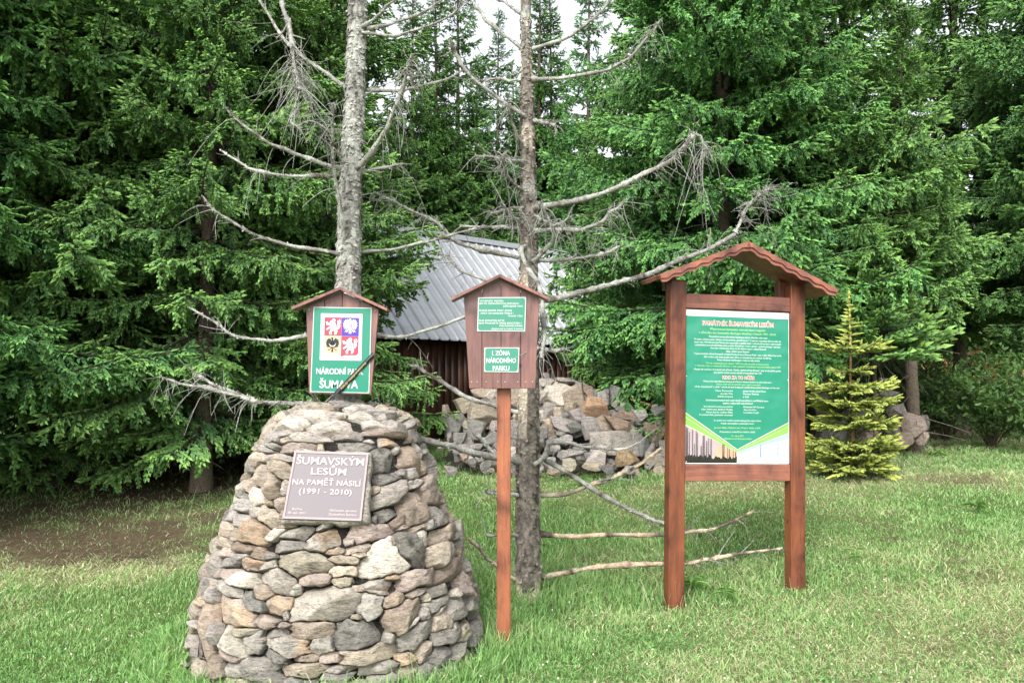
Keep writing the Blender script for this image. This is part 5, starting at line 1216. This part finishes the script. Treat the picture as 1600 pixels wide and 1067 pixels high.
HEAP = """853 587 10 9 20 g;855 597 28 11 0 l;873 601 42 9 0 t;884 594 34 8 -3 g;910 602 28 9 -5 g;868 617 52 30 8 w;896 621 46 28 28 t;922 611 26 16 0 b;941 620 28 22 0 g;962 619 30 28 -20 d;966 634 28 15 -12 g;931 637 55 30 -14 o;890 636 22 13 0 t
857 641 28 24 -20 g;872 646 22 18 0 t;900 648 34 18 5 g;878 648 20 10 0 d;943 655 34 13 0 t;975 648 36 12 -5 b;1000 650 24 18 0 g;876 662 38 18 -10 g;920 669 36 32 0 g;895 667 22 15 20 d;945 671 38 20 -5 t;977 671 66 26 -14 b;961 690 78 34 -4 l;1018 678 32 28 -20 b
1027 663 26 15 -10 t;973 713 54 26 8 o;937 711 38 30 -15 l;887 711 46 15 0 g;907 708 16 24 20 d;894 726 30 18 -20 y;923 729 36 11 0 t;1006 728 20 16 0 t;1022 722 24 26 0 b;1004 697 22 26 0 d;1020 700 18 16 0 g;750 646 66 30 -4 y;727 632 28 22 15 y;700 648 20 30 10 t
754 614 34 15 8 t;768 620 38 20 10 l;710 664 34 26 20 d;744 671 42 25 -15 d;734 662 36 11 5 y;771 687 24 20 40 d;806 614 24 15 0 t;806 628 22 17 0 t;804 650 18 17 0 t;804 664 20 13 -10 g;804 677 20 13 0 g;804 693 20 13 0 g;804 707 20 17 0 l;702 683 18 13 0 g;718 684 20 15 0 d
741 699 28 11 0 g;754 713 26 13 0 g;741 722 22 13 20 d;759 727 20 13 0 d;717 703 18 11 0 d;776 665 22 15 0 g;779 700 22 16 0 d;778 719 22 14 0 g;782 640 24 20 0 t;728 715 18 11 0 b;706 697 14 10 0 g;850 676 26 18 0 d;856 700 24 17 0 d;862 722 28 14 0 g;836 655 20 20 0 g;838 690 22 16 0 d
846 620 20 18 0 l;1030 640 24 16 0 d;985 735 26 12 0 g;952 733 28 12 0 d;866 738 24 11 0 t;838 734 22 13 0 g;812 728 22 14 0 d;995 680 24 16 0 g;790 735 20 12 0 g;1045 700 30 22 0 g;1050 722 26 20 0 b;1048 678 28 20 0 t"""
hc = {'g': 'grey', 'l': 'pale grey', 'd': 'dark grey', 'b': 'brown', 'o': 'ochre brown', 'p': 'pinkish', 'w': 'whitish', 't': 'tan', 'y': 'yellowish'}
SPECIAL = {'868 617': 'large whitish angular rock near the top of the heap', '931 637': 'blocky ochre brown rock in the upper right of the heap', '961 690': 'broad pale flat slab across the right half of the heap',
 '750 646': 'big yellowish rock jutting out at the left end of the heap', '973 713': 'ochre rock below the broad pale slab near the foot of the heap', '884 594': 'thin grey slab lying on the very top of the heap', '920 669': 'upright grey block in the middle of the heap',
 '896 621': 'tan layered rock leaning beside the whitish rock near the top', '977 671': 'long brown slanting slab above the broad pale slab'}
hs_ = [t.split() for t in HEAP.replace('\n', ';').split(';')]
def heapD(py): return 9.55 + (738 - py) / 148 * 1.9
for i, t in enumerate(hs_):
    px, py, w, h, rot = map(float, t[:5]); D = heapD(py) + random.Random(i).uniform(-.08, .08); k = D / FPX
    key = t[0] + ' ' + t[1]
    lab = SPECIAL.get(key) or f'{hc[t[5]]} loose rock piled in the heap beneath the shed eaves'
    rock(Pm(px, py, D + .1), w * k * 1.1, h * k * 1.15, max(w, h) * k * random.Random(i + 7).uniform(.55, .8), rot, t[5], lab, 'rocks heaped in front of the shed', 500 + i)
# hidden rubble filling the heart of the heap
rg = np.random.default_rng(77); SZ = 0
for i in range(150):
    px = rg.uniform(694, 1050); top = np.interp(px, [690, 720, 760, 850, 880, 930, 975, 1000, 1050], [655, 628, 610, 594, 596, 609, 626, 652, 668]); py = top + (738 - top) * rg.uniform(.04, 1) ; sz = rg.uniform(13, 30)
    D = heapD(py) + .16 + .15 * rg.random(); k = D / FPX; c_ = 'gggdtbly'[rg.integers(8)]
    rock(Pm(px, py, D + .1), sz * k * 1.2, sz * rg.uniform(.4, .75) * k * 1.15, sz * k, rg.normal(0, 18), c_, f'{hc[c_]} loose rock piled in the heap beneath the shed eaves', 'rocks heaped in front of the shed', 1500 + i)
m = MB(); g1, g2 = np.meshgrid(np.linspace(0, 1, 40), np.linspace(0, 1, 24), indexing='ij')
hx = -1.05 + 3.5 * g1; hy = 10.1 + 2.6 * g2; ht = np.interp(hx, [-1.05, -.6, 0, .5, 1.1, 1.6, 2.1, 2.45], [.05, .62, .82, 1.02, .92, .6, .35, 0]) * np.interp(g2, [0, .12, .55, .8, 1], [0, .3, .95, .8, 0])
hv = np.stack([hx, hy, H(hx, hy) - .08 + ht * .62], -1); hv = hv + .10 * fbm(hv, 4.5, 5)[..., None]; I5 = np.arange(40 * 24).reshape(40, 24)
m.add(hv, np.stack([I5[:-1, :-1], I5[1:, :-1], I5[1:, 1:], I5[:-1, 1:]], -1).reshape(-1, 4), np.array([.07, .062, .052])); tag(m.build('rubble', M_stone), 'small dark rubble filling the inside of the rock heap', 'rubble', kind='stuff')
for i, (px, py, w, h, rot, c, D, lab) in enumerate([
 (1406, 643, 34, 24, 20, 'l', 11.4, 'blue grey pale boulder topmost beside the yellow spruce'), (1424, 664, 40, 36, -15, 'p', 11.2, 'reddish brown boulder right of the yellow spruce'), (1417, 685, 34, 20, 0, 't', 10.9, 'low tan boulder at the foot of the reddish one'),
 (1441, 684, 26, 20, 0, 'p', 11.2, 'small brownish boulder rightmost in its group in the lawn edge'), (1386, 598, 44, 13, -4, 'l', 11.7, 'pale flat slab lying on top of the boulders behind the yellow spruce'), (1384, 617, 40, 18, 0, 'g', 11.6, 'grey block under the pale flat slab'),
 (1399, 668, 30, 30, 10, 'g', 11.3, 'upright grey boulder touching the right boughs of the yellow spruce'), (1445, 660, 16, 24, 0, 'g', 11.5, 'narrow grey stone behind the reddish boulder'), (1282, 625, 40, 60, 10, 'g', 11.4, 'large grey boulder between board post and yellow spruce'),
 (1300, 680, 50, 44, 0, 'd', 11.2, 'dark boulder hidden behind the lower boughs of the yellow spruce'), (1350, 650, 50, 50, 0, 'g', 11.6, 'grey boulder seen through the yellow spruce'), (1360, 690, 44, 30, 0, 't', 11.2, 'tan boulder low behind the yellow spruce')]):
    k = D / FPX; rock(Pm(px, py, D), w * k, h * k * 1.05, max(w, h) * k, rot, c, lab, 'boulders by the yellow spruce', 900 + i)
# fallen lath behind the heap
m = MB(); a = Pm(985, 624, 11.6); b = Pm(1030, 637, 11.3); tubes(m, np.stack([a, b])[None], np.array([[.018, .018]]), np.array([.42, .22, .13]), 4); tag(m.build('wooden_lath', M_wood, smooth=False), 'thin reddish lath leaning behind the right end of the rock heap', 'wooden lath')

# ------------------------------------------------------------------ grass
gr = np.random.default_rng(9)
def blades(mb, x, y, h, w, lean, C, rng, z=None):
    n = len(x); z = H(x, y) if z is None else z; a = rng.uniform(0, 6.283, n); la = rng.uniform(0, 6.283, n)
    p0 = np.stack([x, y, z - .005], -1); d = np.stack([np.cos(la), np.sin(la), 0 * la], -1) * (lean * h)[:, None]; upv = np.array([0, 0, 1.])
    sdv = np.stack([np.cos(a), np.sin(a), 0 * a], -1) * (w / 2)[:, None]
    hz = h[:, None] * upv
    m1 = p0 + hz * .5 + d * .28; m2 = p0 + hz * .85 + d * .65; tp = p0 + hz * (1 - .25 * lean[:, None]) + d * 1.15
    V = np.stack([p0 - sdv, p0 + sdv, m1 - sdv * .85, m1 + sdv * .85, m2 - sdv * .55, m2 + sdv * .55, tp], 1)
    base = np.arange(n)[:, None, None] * 7
    F4 = (base + np.array([[0, 1, 3, 2], [2, 3, 5, 4]])[None]).reshape(-1, 4); F3 = (base + np.array([[4, 5, 6]])[None]).reshape(-1, 3)
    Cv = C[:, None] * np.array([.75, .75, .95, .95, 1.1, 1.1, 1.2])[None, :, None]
    mb.add(V.reshape(-1, 3), [F4, F3], Cv.reshape(-1, 3))
G1 = np.array([.19, .37, .12]); G2 = np.array([.32, .48, .20]); STRAW = np.array([.53, .53, .33]); GD = np.array([.09, .21, .06])
gb = MB()
bandsp = [(2.6, 4.2, 7000), (4.2, 5.6, 5200), (5.6, 7.4, 3300), (7.4, 10, 1700), (10, 14, 700), (14, 22, 160)]
for y0, y1, dens in bandsp:
    xw = lambda y: .66 * y + .8
    n = int(dens * (y1 - y0) * 2 * xw((y0 + y1) / 2)); y = gr.uniform(y0, y1, n); x = gr.uniform(-1, 1, n) * xw(y)
    inc = np.hypot((x - CX) / .92, (y - CY) / .92) < .96
    so = soil_mask(x, y); keep = (gr.random(n) > so * .86) & ~inc; x, y, so = x[keep], y[keep], so[keep]; n = len(x)
    tn = tone_mask(x, y); pn2 = fbm(np.stack([x, y], -1), 2.2, 44, 3)
    tall = np.exp(-((x + .0) / .28) ** 2 - ((y - 5.0) / .25) ** 2) + np.exp(-((x - .12) / .45) ** 2 - ((y - 6.0) / .4) ** 2) + .35 * np.exp(-((x - 1.15) / .35) ** 2 - ((y - 5.95) / .3) ** 2) + .35 * np.exp(-((x - 2.15) / .35) ** 2 - ((y - 6.1) / .35) ** 2)
    rc_ = np.hypot(x - CX, y - CY); tall = tall + np.exp(-((rc_ - 1.02) / .16) ** 2) * .9 + np.clip((y - 5.6) * (8.4 - y), 0, 1) * np.clip(1 - np.abs(x - .3) / 1.8, 0, 1) * .5
    h = (.028 + .026 * np.clip(pn2 + .3, 0, 1) + .10 * np.clip(tall, 0, 1.1) * gr.uniform(.4, 1.2, n) + .03 * np.clip((y - 9.5) / 2, 0, 1)) * gr.uniform(.6, 1.35, n)
    w = (.0028 + .00052 * y) * gr.uniform(.7, 1.4, n)
    pst = np.clip(tn * .55 + .04 - .3 * np.clip(tall, 0, 1) + so * .4, .03, .8); isst = gr.random(n) < pst
    mixg = np.clip(.5 + pn2 * .8 + gr.normal(0, .3, n), 0, 1)[:, None]; C = G1 * (1 - mixg) + G2 * mixg
    C = np.where((gr.random(n) < .15)[:, None], GD, C); C = np.where(isst[:, None], STRAW * gr.uniform(.6, 1.15, (n, 1)), C) * gr.uniform(.75, 1.2, (n, 1))
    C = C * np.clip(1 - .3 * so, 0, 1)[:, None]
    lean = gr.uniform(.1, 1.1, n) ** 1.2 + isst * .9
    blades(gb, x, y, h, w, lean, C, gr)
# cut straw lying on the mown turf
n = 9000; y = gr.uniform(2.8, 7, n); x = gr.uniform(-.2, 1, n) * (.66 * y + .8); kp = gr.random(n) < tone_mask(x, y); x, y = x[kp], y[kp]; n = len(x); a = gr.uniform(0, 6.28, n); ln = gr.uniform(.02, .06, n); z = H(x, y) + gr.uniform(.02, .05, n)
d = np.stack([np.cos(a), np.sin(a), gr.uniform(-.15, .15, n)], -1); p = np.stack([x, y, z], -1); w_ = np.stack([-np.sin(a), np.cos(a), 0 * a], -1) * .0016
gb.add(np.stack([p - w_, p + w_, p + d * ln[:, None] + w_, p + d * ln[:, None] - w_], 1).reshape(-1, 3), np.arange(4 * n).reshape(-1, 4), np.repeat(np.array([.62, .56, .36]) * gr.uniform(.7, 1.1, (n, 1)), 4, 0))
tag(gb.build('grass', M_grass, smooth=False), 'mown green turf mixed with dry straw coloured blades', 'grass', kind='stuff')

lm = MB(); n = 26000; y = gr.uniform(6.2, 14, n); x = gr.uniform(-1, .9, n) * (.66 * y + .8); kp = gr.random(n) < soil_mask(x, y) * 1.2; x, y = x[kp], y[kp]; n = len(x)
a = gr.uniform(0, 6.28, n); ln = gr.uniform(.015, .07, n); z = H(x, y) + gr.uniform(.004, .02, n); d = np.stack([np.cos(a), np.sin(a), gr.uniform(-.1, .2, n)], -1); p = np.stack([x, y, z], -1); w_ = np.stack([-np.sin(a), np.cos(a), 0 * a], -1) * gr.uniform(.002, .006, (n, 1))
lm.add(np.stack([p - w_, p + w_, p + d * ln[:, None] + w_ * .5, p + d * ln[:, None] - w_ * .5], 1).reshape(-1, 3), np.arange(4 * n).reshape(-1, 4), np.repeat(np.array([.22, .16, .10]) * gr.uniform(.3, 1.7, (n, 1)), 4, 0))
tag(lm.build('needle_litter', M_bark, smooth=False), 'brown fallen needles and bark scraps under the spruces', 'litter', kind='stuff')
# clover: small leaves close to the ground in patches, and white flower heads
cl = MB(); n = 60000; y = gr.uniform(2.8, 10, n); x = gr.uniform(-1, 1, n) * (.66 * y + .5); pv = fbm(np.stack([x, y], -1), 1.5, 91, 3); kp = (pv > .12) & (soil_mask(x, y) < .2) & (np.hypot(x - CX, y - CY) > .95) & (gr.random(n) < 6.5 / (y + 2)); x, y = x[kp], y[kp]; n = len(x)
leaf_cloud(cl, np.stack([x, y, H(x, y) + gr.uniform(.012, .04, n)], -1), .011, np.array([.12, .27, .08]) * gr.uniform(.6, 1.6, (n, 1)), gr, 3.0)
tag(cl.build('clover', M_leaf, smooth=False), 'low clover leaves in patches through the lawn', 'clover', kind='stuff')
fl_ = MB(); n = 420; y = gr.uniform(3.2, 10, n); x = gr.uniform(-.9, 1, n) * (.62 * y); kp = (soil_mask(x, y) < .2) & (np.hypot(x - CX, y - CY) > 1.05); x, y = x[kp], y[kp]; n = len(x); c0_ = np.stack([x, y, H(x, y) + gr.uniform(.04, .08, n)], -1)
oc = np.array([[1, 0, 0], [-1, 0, 0], [0, 1, 0], [0, -1, 0], [0, 0, 1], [0, 0, -1]]) * .007; of = np.array([[0, 2, 4], [2, 1, 4], [1, 3, 4], [3, 0, 4], [2, 0, 5], [1, 2, 5], [3, 1, 5], [0, 3, 5]])
fl_.add((c0_[:, None] + oc[None]).reshape(-1, 3), (np.arange(n)[:, None, None] * 6 + of[None]).reshape(-1, 3), np.array([.7, .7, .62]))
tag(fl_.build('clover_flowers', M_leaf), 'tiny white clover heads scattered over the lawn', 'flowers', kind='stuff')
# broad-leaved weeds
def weed(x, y, n, size, label, seed, hgt=.12, c=(.14, .28, .07)):
    rg = np.random.default_rng(seed); z = float(H(x, y)); m = MB(); c = np.array(c)
    for i in range(n):
        a = rg.uniform(0, 6.28); L = size * rng_u(rg, .6, 1.2); wd = L * .32; hh = hgt * rg.uniform(.3, 1.0); st_ = rg.uniform(.2, .5) * L
        b0 = np.array([math.cos(a) * st_ * .5, math.sin(a) * st_ * .5, hh]); d = np.array([math.cos(a), math.sin(a), .35]); sdv = np.array([-math.sin(a), math.cos(a), 0]); t = np.linspace(0, 1, 6)
        cen = b0 + d * (L * t)[:, None] + np.array([0, 0, -.5 * L]) * (t ** 2)[:, None]; ww = wd * np.sin(np.clip(t * 1.05 + .05, 0, 1) * math.pi) ** .8 * .5
        V = np.stack([cen - sdv * ww[:, None] + np.array([0, 0, .012]), cen, cen + sdv * ww[:, None] + np.array([0, 0, .012])], 1).reshape(-1, 3); F = []
        for q in range(5): F += [[q * 3, q * 3 + 1, q * 3 + 4, q * 3 + 3], [q * 3 + 1, q * 3 + 2, q * 3 + 5, q * 3 + 4]]
        m.add(V, np.array(F), c * rg.uniform(.7, 1.3)); tubes(m, np.stack([[0, 0, -.01], b0 * .6, b0])[None], np.array([[.003, .0025, .002]]), c * .8, 4)
    o = m.build('weed', M_leaf, smooth=False); o.location = (x, y, z); tag(o, label, 'weed', 'broad leaved weeds in the grass')
def rng_u(rg, a, b): return rg.uniform(a, b)
for px, D, n, s, l in ((1080, 5.95, 12, .10, 'lush broad leaved weed at the right side of the left board post'), (1128, 5.75, 8, .09, 'low docklike weed in the grass in front of the green poster board'), (1330, 6.3, 7, .07, 'small leafy weed in the lawn right of the right board post'), (1520, 7.4, 16, .10, 'spreading flat weed patch in the lawn at far right'),
    (300, 4.5, 9, .11, 'broad leaved weed against the left foot of the cairn'), (1090, 7.2, 8, .08, 'leafy weed behind the lowest dead branch'), (905, 9.3, 14, .10, 'green weed sprouting at the foot of the rock heap'), (1462, 10.9, 14, .12, 'pale weed growing beside the boulders at the lawn edge')):
    weed((px - 800) / FPX * D, D, n, s, l, int(px))
# tall seeding stalks round the posts
for px, D, n, l in ((787, 4.98, 26, 'dry seeding grass stalks round the foot of the single sign post'), (1048, 5.72, 30, 'dry seeding grass stalks in front of the left board post'), (1247, 5.95, 22, 'dry grass stalks at the foot of the right board post'), (640, 4.25, 30, 'long green grass tuft at the right foot of the cairn'), (400, 8.2, 40, 'long grass tufts under the spruces left of the cairn')):
    rg = np.random.default_rng(px); x0 = (px - 800) / FPX * D; x = x0 + rg.normal(0, .11 if px != 400 else .5, n); y = D + rg.normal(0, .08 if px != 400 else .4, n); m = MB()
    dry = px not in (640, 400); blades(m, x - x0, y - D, rg.uniform(.12, .30, n), np.full(n, .0035), rg.uniform(.1, .6, n), np.tile(STRAW if dry else G2, (n, 1)) * rg.uniform(.7, 1.1, (n, 1)), rg, z=H(x, y) - float(H(x0, D)))
    o = m.build('grass_tuft', M_grass, smooth=False); o.location = (x0, D, float(H(x0, D))); tag(o, l, 'grass tuft', 'taller grass tufts')
print('tris', sum(len(me.polygons) for me in bpy.data.meshes))
